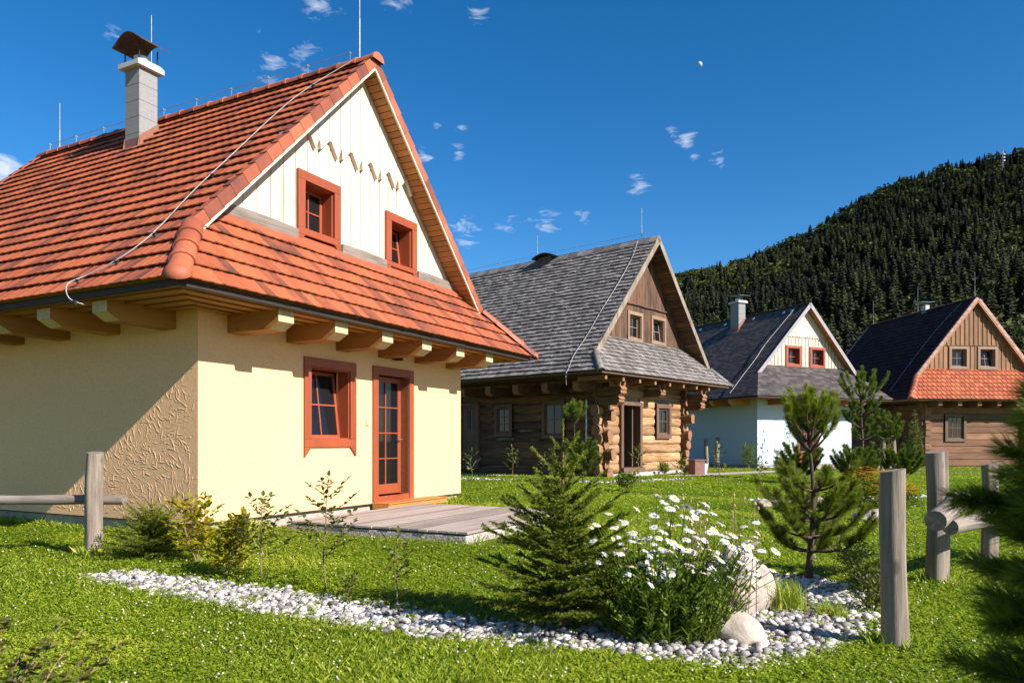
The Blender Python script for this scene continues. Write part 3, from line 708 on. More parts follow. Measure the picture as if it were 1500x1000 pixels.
    dk = MB(); dk.box(3.3, 4.8, .5, .52, .1, 2.6); dk.box(3.3, 4.8, .24, .5, .1, .12); dk.box(3.3, 4.8, .24, .5, 2.5, 2.52); dk.box(3.3,3.32,.24,.5,.12,2.5); dk.box(4.78,4.8,.24,.5,.12,2.5); dk.build('dark_room', M['dark'], dr)
    st_ = MB(); st_.box(3.43, 5.2, -.34, -.008, .10, .185); st_.box(3.43, 5.2, -.36, -.008, .187, .205); st_.build('door_step', M['pine'], root, bevel=.006)
    sw = MB(); sw.box(3.27, 3.34, -.02, -.001, 1.47, 1.56); sw.box(3.285, 3.325, -.028, -.02, 1.49, 1.54); sw.build('bell_switch', M['pine_end'], root, bevel=.004)
    lm = MB(); lm.box(3.98, 4.08, -.03, -.001, 2.62, 2.72); lm.tube([(4.03, -.03, 2.67), (4.03, -.12, 2.67)], .015, 8); lm.tube([(4.03, -.12, 2.72), (4.03, -.12, 2.69), (4.03, -.12, 2.60)], [.015, .05, .07], 12); lm.build('wall_lamp', M['black'], root, smooth=True)
    chimney(root, 2.35, 2.72, 4.35, 4.74, 6.46, 7.93, g['sl'], 'cap', blocks=5)
    ridge_wire(root, W, p['zr'], .2, 8.3)
    rod_and_wire(root, (W / 2, .0, p['zr'] + .05), 1.55); rod_and_wire(root, (3.02, 4.92, p['zr'] + .05), 2.0); rod_and_wire(root, (W / 2, 7.96, p['zr'] + .05), 1.0)
    N = g['PL'].N
    cable(root, [(3.05, .02, 7.26), (2.4, .62, 6.54), (1.04, .52, 5.14), (.35, .42, 4.44), (-.32, .22, 3.76), (-.63, .23, 3.44), (-.85, .41, 3.21), (-.98, .62, 3.08), (-1.17, .66, 2.95), (-1.19, .60, 2.78), (-1.05, .52, 2.72)], N, 6)
house_cream()

# ------------------------------------------------------------------ log house with shake roof
def log_run(mb, a, b, z, r, y, axis, rg, endj=.0, m=0, mc=1, sq=.05):
    n = max(2, int((b - a) / .3)); pts = []; rad = []
    for i in range(n + 1):
        t = a + (b - a) * i / n; pts.append((t, y + rg.uniform(-.012, .012), z + rg.uniform(-.012, .012))); rad.append(r * rg.uniform(.94, 1.05))
    if axis == 'y': pts = [(q[1], q[0], q[2]) for q in pts]
    K = 14; V = []; rr = rg.random(); lump = [rg.uniform(-.10, .10) for _ in range(K)]
    for i, (q, rd) in enumerate(zip(pts, rad)):
        e = 1.0 + (.16 if i in (0, n) else 0) * rg.uniform(.2, 1)
        for k in range(K):
            t = 6.2832 * k / K; c, s = math.cos(t), math.sin(t); f = rd * e * (abs(c) ** 2.8 + abs(s) ** 2.8) ** (-1 / 2.8) * (1 + lump[k] * .6 + rg.uniform(-.06, .06)); dz, dh = s * f * .98, c * f * .80
            V.append((q[0] + (rg.uniform(-.02, .02) if i in (0, n) else 0), q[1] + dh, q[2] + dz) if axis != 'y' else (q[0] + dh, q[1] + (rg.uniform(-.02, .02) if i in (0, n) else 0), q[2] + dz))
    mb.add(V, [(i * K + k, i * K + (k + 1) % K, (i + 1) * K + (k + 1) % K, (i + 1) * K + k) for i in range(n) for k in range(K)], rr, m)
    o = len(mb.v) - len(V)
    for f in (tuple(range(K)), tuple(range(n * K, (n + 1) * K))[::-1]): mb.f.append(tuple(i + o for i in f)); mb.r.append(rr); mb.m.append(mc)

def log_wall(root, name, a0, a1, z0, z1, n, holes, plane, axis, ext, seed, mats, side=1, off=0., square=False):
    """side +1: wall body on the + side of plane"""
    rg = random.Random(seed); mb = MB(); pitch = (z1 - z0) / n; r = pitch * .54
    for i in range(n):
        z = z0 + pitch * (i + .5 + off); lo = a0 - ext * rg.uniform(.55, 1.25); hi = a1 + ext * rg.uniform(.55, 1.25)
        if not square and i % 2: lo += ext * .5; hi -= ext * .45
        segs = [(lo, hi)]
        for h in holes:
            if h[2] < z < h[3] + pitch * .2:
                ns = []
                for s in segs:
                    if s[0] < h[0] < s[1]: ns += [(s[0], h[0])] + ([(h[1], s[1])] if h[1] < s[1] else [])
                    else: ns.append(s)
                segs = ns
        for s in segs:
            if square:
                yc = plane + side * r * .9; q = rg.uniform(-.012, .012)
                if axis == 'x': mb.box(s[0], s[1], yc - r * .9 + q, yc + r, z - pitch * .47, z + pitch * .47, rg.random())
                else: mb.box(yc - r * .9 + q, yc + r, s[0], s[1], z - pitch * .47, z + pitch * .47, rg.random())
            else: log_run(mb, s[0], s[1], z, r, plane + side * r * .85, axis, rg)
    ch = MB(); c0, c1 = plane + side * r * .45, plane + side * r * 1.2; c0, c1 = min(c0, c1), max(c0, c1)
    hs = sorted(holes); x = a0
    cells = []
    for h in hs: cells += [(x, h[0], z0, z1), (h[0], h[1], z0, h[2]), (h[0], h[1], h[3], z1)]; x = h[1]
    cells.append((x, a1, z0, z1))
    for q in cells:
        if q[1] - q[0] < .02 or q[3] - q[2] < .02: continue
        if axis == 'x': ch.box(q[0], q[1], c0, c1, q[2], q[3], .3)
        else: ch.box(c0, c1, q[0], q[1], q[2], q[3], .3)
    o = mb.build(name, mats, root, smooth=not square, bevel=.012 if square else 0); ch.build('chinking', M['grey_wood' if not square else 'brown_frame'], o); return o

def turn(o): o.rotation_euler = (0, 0, R(-90)); return o

def house_log():
    p = dict(W=5.763, zb=.15, ze=3.42, zr=8.558, zs=4.79, o=1.749, os=1.126, yg=.15, ov=.50); L = 9.2; W = p['W']
    root = empty('log_house', (3.039, 24.924, 0), .859, label='log cabin with grey wooden shake roof, dark open doorway and carved beam ends', cat='house')
    g = roof_shell(root, p, L, 'shake', (M['shingle'], M['shingle']), None, seed=21)
    g['deck'].build('roof_deck', M['log_shade_y'], root)
    eaves(root, p, L, g, M['brown_frame'], (M['log_shade_y'], M['log_shade_y']), h=.07)
    verge(root, p, L, g, None, M['grey_wood'], M['log_shade_y'], blocks=False, bargeh=.19)
    sr = MB()
    for k, h in enumerate(('hipFL', 'hipFR', 'hipBL', 'hipBR')):
        a, b = Vector(g[h][0]), Vector(g[h][1])
        caps(a, b, .11, .25, seed=k).build('hip_cap', M['shingle'], root, smooth=True)
    for sx in (-1, 1):
        mb = MB(); rg = random.Random(sx); y = -p['ov']; P = g['PL'] if sx < 0 else g['PR']
        while y < L + p['ov']:
            w_ = rg.uniform(.3, .5); b0 = g['Lb'] - .22
            q = [Vector((W / 2 + sx * .004 * 0, y + a_, p['zr'])) - P.B * t + P.N * h for a_ in (0, w_) for t in (.26, -.05) for h in (.03, .055)]
            mb.add(q, [(0, 1, 3, 2), (4, 6, 7, 5), (1, 5, 7, 3), (0, 4, 5, 1), (2, 3, 7, 6)], rg.random()); y += w_ * .98
        mb.build('ridge_board', M['shingle'], root)
    # log walls
    hf = [(1.02, 2.42, .15, 2.62), (3.45, 4.55, 1.3, 2.62)]; mt = [M['log'], M['log_end']]; mty = [M['log_shade_y'], M['log_end']]
    log_wall(root, 'front_log_wall', 0, W, .12, 3.40, 10, hf, 0, 'x', .30, 31, mt)
    hs = [(1.55, 2.55, 1.3, 2.66), (3.95, 4.85, 1.35, 2.6), (5.65, 6.7, .15, 2.72)]
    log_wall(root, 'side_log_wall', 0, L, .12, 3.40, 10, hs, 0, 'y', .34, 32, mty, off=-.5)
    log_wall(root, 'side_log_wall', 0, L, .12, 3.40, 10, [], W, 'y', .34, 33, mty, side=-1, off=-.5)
    log_wall(root, 'rear_log_wall', 0, W, .12, 3.40, 10, [], L, 'x', .3, 34, mt, side=-1)
    fd = MB(); rg = random.Random(4)
    for k in range(13): fd.box(k * .46, k * .46 + .44, .02 - rg.uniform(0, .12), .3, -.2, .12 + rg.uniform(-.03, .0))
    fd.build('stone_footing', M['stone_b'], root, bevel=.03)
    f2 = MB(); f2.box(.05, .3, .3, L, -.2, .1); f2.build('stone_footing', M['stone_b'], root)
    f = window(root, 3.45, 4.55, 1.32, 2.60, -.06, fw=.15, proud=.03, recess=.06, mat='brown_frame', bars=(1, 1))
    # open doorway with the leaf swung inwards
    d = MB(); d.box(1.02, 1.17, -.1, .25, .3, 2.6); d.box(2.27, 2.42, -.1, .25, .3, 2.6); d.box(1.17, 2.27, -.1, .25, 2.47, 2.6); d.box(1.02, 2.42, -.2, .25, .15, .3)
    df = d.build('door_frame', M['brown_frame'], root, bevel=.01)
    l = MB(); l.box(0, .05, 0, .85, .3, 2.47); lo = l.build('door', M['brown_frame'], root, bevel=.006); lo.location = (2.02, .10, 0); lo.rotation_euler = (0, 0, R(-6))
    k = MB(); k.box(.8, 2.9, 1.9, 1.92, 0, 2.8); k.box(.8, .82, .3, 1.9, 0, 2.8); k.box(2.88, 2.9, .3, 1.9, 0, 2.8); k.box(.82, 2.88, .3, 1.9, 2.7, 2.72); k.box(.82, 2.88, .3, 1.9, .1, .12); k.build('dark_room', M['dark'], df)
    st = MB(); st.box(.9, 2.55, -.55, -.22, -.02, .14); st.build('door_step', M['stone_b'], root, bevel=.02)
    turn(window(root, -2.55, -1.55, 1.32, 2.66, -.06, fw=.11, proud=.03, recess=.05, mat='brown_frame', bars=(1, 1)))
    turn(window(root, -4.85, -3.95, 1.38, 2.6, -.06, fw=.15, proud=.03, recess=.05, mat='brown_frame', bars=(1, 2)))
    sd = MB(); sd.box(-6.7, -5.65, -.08, .2, .15, .3); sd.box(-6.7, -6.56, -.1, .2, .3, 2.7); sd.box(-5.79, -5.65, -.1, .2, .3, 2.7); sd.box(-6.56, -5.79, -.1, .2, 2.56, 2.7)
    sf = turn(sd.build('door_frame', M['brown_frame'], root, bevel=.01)); sl = MB()
    for q in range(5): sl.box(-6.56 + q * .154, -6.56 + q * .154 + .15, -.03, .02, .3, 1.7)
    sl.box(-6.56, -6.28, -.03, .02, 1.7, 2.56); sl.box(-6.07, -5.79, -.03, .02, 1.7, 2.56); sl.box(-6.28, -6.07, -.03, .02, 2.4, 2.56); sl.box(-6.19, -6.165, -.035, .0, 1.7, 2.4)
    for q in range(3): sl.box(-6.28, -6.07, -.033, .0, 1.84 + q * .16, 1.86 + q * .16)
    so = turn(sl.build('door', M['brown_frame'], root)); gp = MB(); gp.box(-6.28, -6.07, .004, .012, 1.7, 2.4); o_ = gp.build('pane', M['glass'], so)
    # carved brackets and rafter tails
    def bracket(x, two):
        b = MB(); w2 = .17
        def prof(y1, z0, z1, horn):
            q = [(.2, z0), (y1 + .12, z0), (y1, z0 + .09), (y1 + .03, z0 + .16), (y1 - .02, z1 - .1), (y1 + .05, z1), (.2, z1)]
            V = [(x - w2, *t) for t in q] + [(x + w2, *t) for t in q]; n = len(q)
            b.add(V, [tuple(range(n)), tuple(range(n, 2 * n))[::-1]] + [(i, (i + 1) % n, (i + 1) % n + n, i + n) for i in range(n) if i not in (1, 2, 3, 4)], .6)
            b.add(V, [(i, i + 1, i + 1 + n, i + n) for i in (1, 2, 3, 4)], .7, 1)
            if horn:
                for s, ln in ((-1, .16), (1, .24)):
                    c = x + s * (w2 - .045)
                    H = [(c - .045, y1 + .06, z1 - .02), (c + .045, y1 + .06, z1 - .02), (c + .045 + s * .05, y1 + .02, z1 + ln), (c - .045 + s * .05, y1 + .02, z1 + ln)]
                    b.add(H + [(q_[0], q_[1] + .12, q_[2]) for q_ in H], [(0, 1, 2, 3), (4, 7, 6, 5), (0, 4, 5, 1), (1, 5, 6, 2), (2, 6, 7, 3), (3, 7, 4, 0)], .7, 1)
        if two: prof(-.78, 2.42, 2.70, False); prof(-.85, 2.71, 3.03, True)
        else: prof(-.7, 2.80, 3.06, True)
        b.build('carved_bracket', [M['log_shade_y'], M['log_end']], root, bevel=.02)
    bracket(-.02, True); bracket(2.85, False); bracket(W + .02, True)
    for k in range(8):
        j = MB(); j.box(-1.32 + 1.02 * k, -1.32 + 1.02 * k + .12, -.98, .1, 3.16, 3.31); j.build('rafter_tail', M['log_end'], root, bevel=.008)
    for k in range(7):
        j = MB(); joist(j, .15 + 1.3 * k, .26, .1, -1.15, 2.85, 3.18, .16, axis='x'); j.build('beam', [M['log_shade_y'], M['log_end']], root, bevel=.012)
    # gable
    gb = MB(); yg = p['yg']; wh = [(1.9, 2.68, 4.87, 5.75), (3.52, 4.36, 4.9, 5.78)]
    gable(gb, p, g, yg, .03, .20, -.4, 4.76, holes=wh, top_off=-.07); gb.build('gable_boards', M['brown_board'], root)
    ub = MB(); gable(ub, p, g, yg - .04, .038, .20, .13, 6.12, bottom=lambda a, b: [(a, 6.12), (b, 6.12)], top_off=-.07); ub.build('upper_gable_boards', M['brown_board'], root)
    rp = MB(); rp.tube([(1.05 + i * .37, yg - .055, 6.12 + .012 * math.sin(i * 2.1)) for i in range(11)], .022, 6, .2); rp.build('trim_log', M['brown_frame'], root)
    bk = MB(); bk.prism([(.4, 4.72), (W - .4, 4.72), (W / 2, p['zr'] - .6)], yg + .31, yg + .34); bk.build('gable_backing', M['dark'], root)
    window(root, 1.77, 2.80, 4.80, 5.86, yg - .002, fw=.12, proud=.045, recess=.12, mat='tan_frame', bars=(1, 1))
    window(root, 3.40, 4.48, 4.83, 5.89, yg - .002, fw=.12, proud=.045, recess=.12, mat='tan_frame', bars=(1, 1), tilt=7)
    ridge_wire(root, W, p['zr'], .1, 9.2, 1.0); rod_and_wire(root, (W / 2, .22, p['zr'] + .03), 1.15); rod_and_wire(root, (W / 2 + .1, 5.2, p['zr']), 1.1)
    rr = MB(); rr.box(2.65, 3.1, 4.25, 4.9, 8.2, 8.62); rr.build('chimney', M['rust'], root)
    h = MB(); n = 8; V = []
    for i in range(n + 1):
        t = i / n; V += [(2.5, 4.0 + 1.15 * t, 8.60 + .16 * math.sin(math.pi * t)), (3.3, 4.0 + 1.15 * t, 8.60 + .16 * math.sin(math.pi * t)), (3.3, 4.0 + 1.15 * t, 8.58 + .16 * math.sin(math.pi * t)), (2.5, 4.0 + 1.15 * t, 8.58 + .16 * math.sin(math.pi * t))]
    h.add(V, [(i * 4 + j, i * 4 + (j + 1) % 4, i * 4 + 4 + (j + 1) % 4, i * 4 + 4 + j) for i in range(n) for j in range(4)], .4); h.bar((2.6, 4.3, 8.6), (2.6, 4.3, 8.66), .03, .03, (0, 1, 0)); h.bar((3.15, 4.3, 8.6), (3.15, 4.3, 8.66), .03, .03, (0, 1, 0)); h.bar((2.6, 4.85, 8.6), (2.6, 4.85, 8.66), .03, .03, (0, 1, 0)); h.bar((3.15, 4.85, 8.6), (3.15, 4.85, 8.66), .03, .03, (0, 1, 0))
    h.build('chimney_hood', M['rust'], root)
    cable(root, [(2.8, .3, 8.5), (2.1, .12, 7.7), (1.09, .10, 6.57), (.2, .18, 5.55), (-.67, .15, 4.62), (-1.3, .2, 3.95), (-1.72, .12, 3.45), (-1.86, .10, 3.3), (-1.85, .1, 2.95)], g['PL'].N, 4, rad=.0085)
    dp = MB(); dp.tube([(-.16, .55, .1), (-.16, .55, 2.6)], .035, 8); dp.build('downpipe', M['steel'], root, smooth=True)
M['tan_frame'] = wood('tan_frame', [(.2, (.18, .105, .06)), (.6, (.29, .185, .115)), (.85, (.38, .26, .17))], 'z', 2, vary=.15)
house_log()

def house_white():
    p = dict(W=6.034, zb=.12, ze=3.22, zr=7.687, zs=4.727, o=1.273, os=1.347, yg=.105, ov=.269); L = 9.0; W = p['W']
    root = empty('plaster_house', (11.15, 33.799, 0), .442, label='white plastered house with black shingle roof and two small orange gable windows', cat='house')
    g = roof_shell(root, p, L, 'bitumen', (M['bitumen'], M['bitumen']), None, seed=41)
    g['deck'].build('roof_deck', M['pine'], root)
    eaves(root, p, L, g, M['gutter'], (M['pine'], M['pine_y']))
    verge(root, p, L, g, None, M['grey_trim'], M['pine_y'], blocks=False, bargeh=.17)
    walls(root, p, L, 3.18, [(2.58, 3.72, .22, 2.55)], M['white_plaster'])
    pl = MB(); pl.box(.05, W - .05, .05, L - .05, -.3, p['zb'] - .002); pl.build('plinth', M['plinth'], root, bevel=.01)
    rc = MB(); rc.box(W / 2 - .1, W / 2 + .1, -p['ov'], L + p['ov'], p['zr'] - .02, p['zr'] + .03); rc.build('ridge_cap', M['bitumen'], root, bevel=.02)
    for i in range(6):
        j = MB(); joist(j, .62 + .965 * i, .24, .1, -1.12, 2.88, 3.16, .18); j.build('beam', [M['pine_y'], M['pine_end']], root, bevel=.004)
    for k in range(6):
        j = MB(); joist(j, .5 + 1.3 * k, .24, .1, -1.05, 2.88, 3.16, .18, axis='x'); j.build('beam', [M['pine'], M['pine_end']], root, bevel=.004)
    gb = MB(); yg = p['yg']; wh = [(1.95, 2.70, 4.82, 5.60), (3.47, 4.25, 4.82, 5.60)]
    gable(gb, p, g, yg, .03, .215, -.145, 4.68, holes=wh); gb.build('gable_boards', M['cream_board'], root)
    ub = MB()
    def bt(a, b):
        w_ = b - a
        if w_ < .16: return [(a, 6.12), (b, 6.12)]
        return [(a, 6.16), (a + .05, 6.07), ((a + b) / 2, 6.16), (b - .05, 6.07), (b, 6.16)]
    gable(ub, p, g, yg - .045, .04, .215, .5, 6.0, bottom=bt); ub.build('upper_gable_boards', M['cream_board'], root)
    for k in range(28):
        x = -.145 + .215 * k - .003; zt = p['ze'] + g['sl'] * (min(x, W - x) + p['o']) - .16
        if zt < 4.85 or any(a - .08 < x < b + .08 for a, b, _, _ in wh): z0 = 5.75
        else: z0 = 4.75
        if zt > z0 + .05:
            mb = MB(); mb.box(x - .018, x + .018, yg - .012, yg - .001, z0, min(zt, 6.05)); mb.build('batten', M['tan_board'], root)
    bk = MB(); bk.prism([(.9, 4.7), (W - .9, 4.7), (W / 2, p['zr'] - .35)], yg + .31, yg + .34); bk.build('gable_backing', M['dark'], root)
    window(root, 1.82, 2.80, 4.70, 5.70, yg - .002, fw=.13, proud=.05, recess=.16, mat='frame_red', bars=(1, 1))
    window(root, 3.35, 4.35, 4.70, 5.70, yg - .002, fw=.13, proud=.05, recess=.16, mat='frame_red', bars=(1, 1))
    d = MB(); d.box(2.46, 2.6, -.03, -.002, .12, 2.68); d.box(3.70, 3.85, -.03, -.002, .12, 2.68); d.box(2.6, 3.70, -.03, -.002, 2.53, 2.68); d.box(2.6, 3.7, -.02, .2, .12, .25); d.build('door_frame', M['frame_red'], root, bevel=.004)
    l = MB(); l.box(2.6, 2.72, .12, .16, .25, 2.53); l.box(3.58, 3.7, .12, .16, .25, 2.53); l.box(2.72, 3.58, .12, .16, .25, .75); l.box(2.72, 3.58, .12, .16, 2.4, 2.53); l.box(3.13, 3.17, .11, .16, .75, 2.4)
    for q in range(3): l.box(2.72, 3.58, .112, .16, 1.14 + .41 * q, 1.17 + .41 * q)
    lo = l.build('door', M['frame_red'], root); gp = MB(); gp.box(2.72, 3.58, .13, .14, .75, 2.4); gp.build('pane', M['glass'], lo)
    chimney(root, 2.33, 2.78, 3.77, 4.38, 6.95, 8.33, g['sl'], 'cap', hood='blue')
    N = g['PL'].N
    cable(root, [(3.0, .5, 7.6), (2.2, .55, 6.8), (1.15, .6, 5.74), (.4, .5, 4.95), (-.25, .48, 4.29), (-1.15, .44, 3.35)], N, 6, rad=.012)
    for y in (.6, 1.12, 3.13, 5.23, 7.25):
        s = MB(); q = g['PL'].O + g['PL'].B * (g['Lb'] - .45) + N * .01; s.prism([(q.x, q.z), (q.x + .16, q.z + .12), (q.x + .02, q.z + .11)], y - .07, y + .07); s.build('snow_guard', M['steel'], root)
    st = MB(); st.box(2.3, 4.2, -.8, -.04, -.05, .1); st.build('door_step', M['concrete'], root, bevel=.01)
M['grey_trim'] = simple('pale_metal_trim', (.30, .26, .25), .5, nscale=6, var=.12, bmp=0)
house_white()

def house_dark():
    p = dict(W=5.336, zb=.02, ze=3.22, zr=8.205, zs=4.694, o=1.444, os=1.12, yg=.103, ov=.16); L = 8.8; W = p['W']
    root = empty('log_house', (20.039, 36.157, 0), .098, label='log house with tiled main roof coloured as in shade, orange tiled skirt roof and brown board gable', cat='house')
    g = roof_shell(root, p, L, 'tile_fine', (M['tile_shade'], M['tile_orange']), M['tile_cap'], seed=51)
    g['deck'].build('roof_deck', M['brown_frame'], root)
    eaves(root, p, L, g, M['tan_board'], (M['brown_frame'], M['brown_frame']), h=.07)
    verge(root, p, L, g, M['tile_pink'], M['tan_board'], M['tan_board'], course=.28)
    caps((W / 2, -.22, p['zr']), (W / 2, g['Yb'], p['zr']), .12, .35, seed=2).build('ridge_tiles', M['tile_shade'], root, smooth=True)
    for k, h in enumerate(('hipFL', 'hipFR', 'hipBL', 'hipBR')):
        caps(Vector(g[h][0]) + Vector((0, 0, .03)), Vector(g[h][1]) + Vector((0, 0, .03)), .13, .28, seed=k, endcap=True).build('hip_tiles', M['tile_cap'], root, smooth=True)
    mt = [M['timber'], M['log_end']]
    log_wall(root, 'front_log_wall', 0, W, .02, 3.2, 10, [(1.05, 2.15, 1.2, 2.55)], 0, 'x', .12, 61, mt, square=True)
    log_wall(root, 'side_log_wall', 0, L, .02, 3.2, 10, [(1.9, 2.8, 1.05, 2.3)], 0, 'y', .12, 62, mt, square=True, off=-.5)
    log_wall(root, 'side_log_wall', 0, L, .02, 3.2, 10, [], W, 'y', .12, 63, mt, side=-1, square=True, off=-.5)
    log_wall(root, 'rear_log_wall', 0, W, .02, 3.2, 10, [], L, 'x', .12, 64, mt, side=-1, square=True)
    window(root, 1.05, 2.15, 1.2, 2.55, -.04, fw=.13, proud=.03, recess=.06, mat='brown_frame', bars=(2, 1))
    turn(window(root, -2.8, -1.9, 1.05, 2.3, -.04, fw=.11, proud=.03, recess=.05, mat='brown_frame', bars=(1, 1)))
    gb = MB(); yg = p['yg']; wh = [(1.48, 2.24, 4.85, 5.75), (2.98, 3.72, 4.85, 5.75)]
    gable(gb, p, g, yg, .03, .235, -.305, 4.66, holes=wh); gb.build('gable_boards', M['tan_board'], root)
    ub = MB(); gable(ub, p, g, yg - .05, .045, .235, .3, 5.9, bottom=lambda a, b: [(a, 5.9), (b, 5.9)]); ub.build('upper_gable_boards', M['tan_board'], root)
    for k in range(26):
        x = -.305 + .235 * k - .003; zt = p['ze'] + g['sl'] * (min(x, W - x) + p['o']) - .2
        if zt > 4.9 and not any(a - .1 < x < b + .1 for a, b, _, _ in wh): mb = MB(); mb.box(x - .03, x + .03, yg - .025, yg - .001, 4.70, min(zt, 5.88)); mb.build('batten', M['tan_board'], root)
        x = .3 + .235 * (k - 3) - .003; zt = p['ze'] + g['sl'] * (min(x, W - x) + p['o']) - .2
        if zt > 6.1: mb = MB(); mb.box(x - .03, x + .03, yg - .08, yg - .051, 5.95, zt); mb.build('batten', M['tan_board'], root)
    bk = MB(); bk.prism([(.9, 4.7), (W - .9, 4.7), (W / 2, p['zr'] - .35)], yg + .31, yg + .34); bk.build('gable_backing', M['dark'], root)
    window(root, 1.34, 2.38, 4.74, 5.86, yg - .002, fw=.13, proud=.06, recess=.12, mat='tan_frame', bars=(1, 1))
    window(root, 2.84, 3.88, 4.74, 5.86, yg - .002, fw=.13, proud=.06, recess=.12, mat='tan_frame', bars=(1, 1), tilt=8)
    for k in range(6):
        j = MB(); joist(j, .1 + 1.0 * k, .2, .1, -.9, 2.85, 3.14, .14); j.build('beam', [M['brown_frame'], M['log_end']], root, bevel=.006)
    rf = MB(); rf.box(W / 2 - .1, W / 2 + .12, 3.6, 3.95, p['zr'] - .1, p['zr'] + .35); c = rf.build('chimney', M['cap'], root)
    hd = MB(); hd.box(W / 2 - .45, W / 2 + .3, 3.45, 4.1, p['zr'] + .47, p['zr'] + .49); hd.bar((W / 2, 3.7, p['zr'] + .34), (W / 2, 3.7, p['zr'] + .48), .03, .03, (0, 1, 0)); hd.build('hood', M['blue_sheet'], c)
    rod_and_wire(root, (W / 2, .04, p['zr']), 1.3); rod_and_wire(root, (W / 2, 8.6, p['zr']), 1.5); rod_and_wire(root, (W / 2, 4.4, p['zr']), 1.4)
    cable(root, [(2.6, .8, 8.1), (1.5, .86, 6.95), (.2, .9, 5.4), (-1.1, .95, 3.66)], g['PL'].N, 5, rad=.010)
    fd = MB(); fd.box(.02, W - .02, .1, .3, -.2, .02); fd.build('stone_footing', M['stone_b'], root)
M['tile_pink'] = tilemat('verge_tile', (.28, .13, .09), (.38, .19, .13), (.46, .27, .20))
M['timber'] = wood('timber_wall', [(.25, (.06, .026, .012)), (.5, (.22, .105, .05)), (.8, (.36, .21, .115))], 'x', 1.5, vary=.45, rough=.85, bmp=.6, bd=.012)
house_dark()

# ------------------------------------------------------------------ terrace, paths, hill
def terrace():
    root = empty('terrace', (-3.894, 9.223, 0), 1.092, label='low wooden terrace deck on pale concrete slab outside the house door', cat='terrace')
    b = MB(); y = -.42; rg = random.Random(3)
    while y > -3.12: b.box(1.12 + rg.uniform(-.01, .01), 4.3, y - .132, y, .122, .150); y -= .14
    b.build('deck_boards', M['deck'], root, bevel=.003)
    f = MB(); f.box(1.14, 4.28, -3.13, -.44, .107, .120); f.build('deck_frame', M['gutter'], root)
    c = MB(); c.box(1.13, 4.33, -3.20, -.36, -.3, .105); c.build('slab', M['concrete'], root, bevel=.02)
terrace()

def flat_patch(name, pts, z, mat, kind='structure'):
    bm = bmesh.new(); vs = [bm.verts.new((x, y, z)) for x, y in pts]; bm.faces.new(vs)
    bmesh.ops.recalc_face_normals(bm, faces=bm.faces)
    me = bpy.data.meshes.new(name); bm.to_mesh(me); bm.free(); return tag(link(name, me, mat), kind=kind)
def to_world(X, Y, th, x, y): return (X + math.cos(th) * x - math.sin(th) * y, Y + math.sin(th) * x + math.cos(th) * y)
flat_patch('path', [to_world(3.039, 24.924, .859, *q) for q in ((2.3, -.62), (9.6, -1.9), (10.2, -3.1), (2.4, -1.75))], .004, M['concrete'])
flat_patch('path', [to_world(11.15, 33.8, .442, *q) for q in ((.3, -1.0), (7.0, -1.0), (7.0, -2.2), (.3, -2.1))], .004, M['concrete'])
flat_patch('path', [to_world(3.039, 24.924, .859, *q) for q in ((-1.2, 9), (-.4, .2), (-1.2, -.3), (-2.2, 9))], .004, M['concrete'])

SIL = [(-400, 640), (0, 585), (300, 540), (700, 462), (900, 432), (1000, 416), (1100, 392), (1150, 369), (1200, 344), (1250, 312), (1300, 288), (1350, 266), (1400, 252), (1500, 234), (1700, 200), (1900, 190), (2300, 230)]
def sil(px): return float(np.interp(px, [a for a, _ in SIL], [b for _, b in SIL]))
DR, D0 = 760., 190.
def hill_h(X, Y):
    """terrain height: slope rising from D0 to the ridge at DR"""
    px = 750 + 1089.45 * X / max(Y, 1); el = (645.93 - sil(px)) / 1089.45
    t = (Y - D0) / (DR - D0); H = el * DR
    if t <= 0: return 0.
    if t <= 1: return H * (t ** 1.15) * (1 - .10 * math.sin(math.pi * t)) + 4 * math.sin(X * .03 + Y * .021) * t * (1 - t) * 4
    return H * max(0, 1 - (t - 1) * .6)
def hill():
    xs = np.linspace(-.75, 1.75, 110); ys = np.concatenate([np.linspace(D0, DR, 36), np.linspace(DR + 40, 1500, 12)])
    V = []; 
    for y in ys:
        for x in xs: V.append((x * y, y, hill_h(x * y, y) - .3))
    n = len(xs); Fc = [(j * n + i, j * n + i + 1, (j + 1) * n + i + 1, (j + 1) * n + i) for j in range(len(ys) - 1) for i in range(n - 1)]
    o = fast('hill', np.array(V), np.array(Fc), np.full(len(Fc), .5), M['hill'], smooth=True); tag(o, kind='structure')
hill()

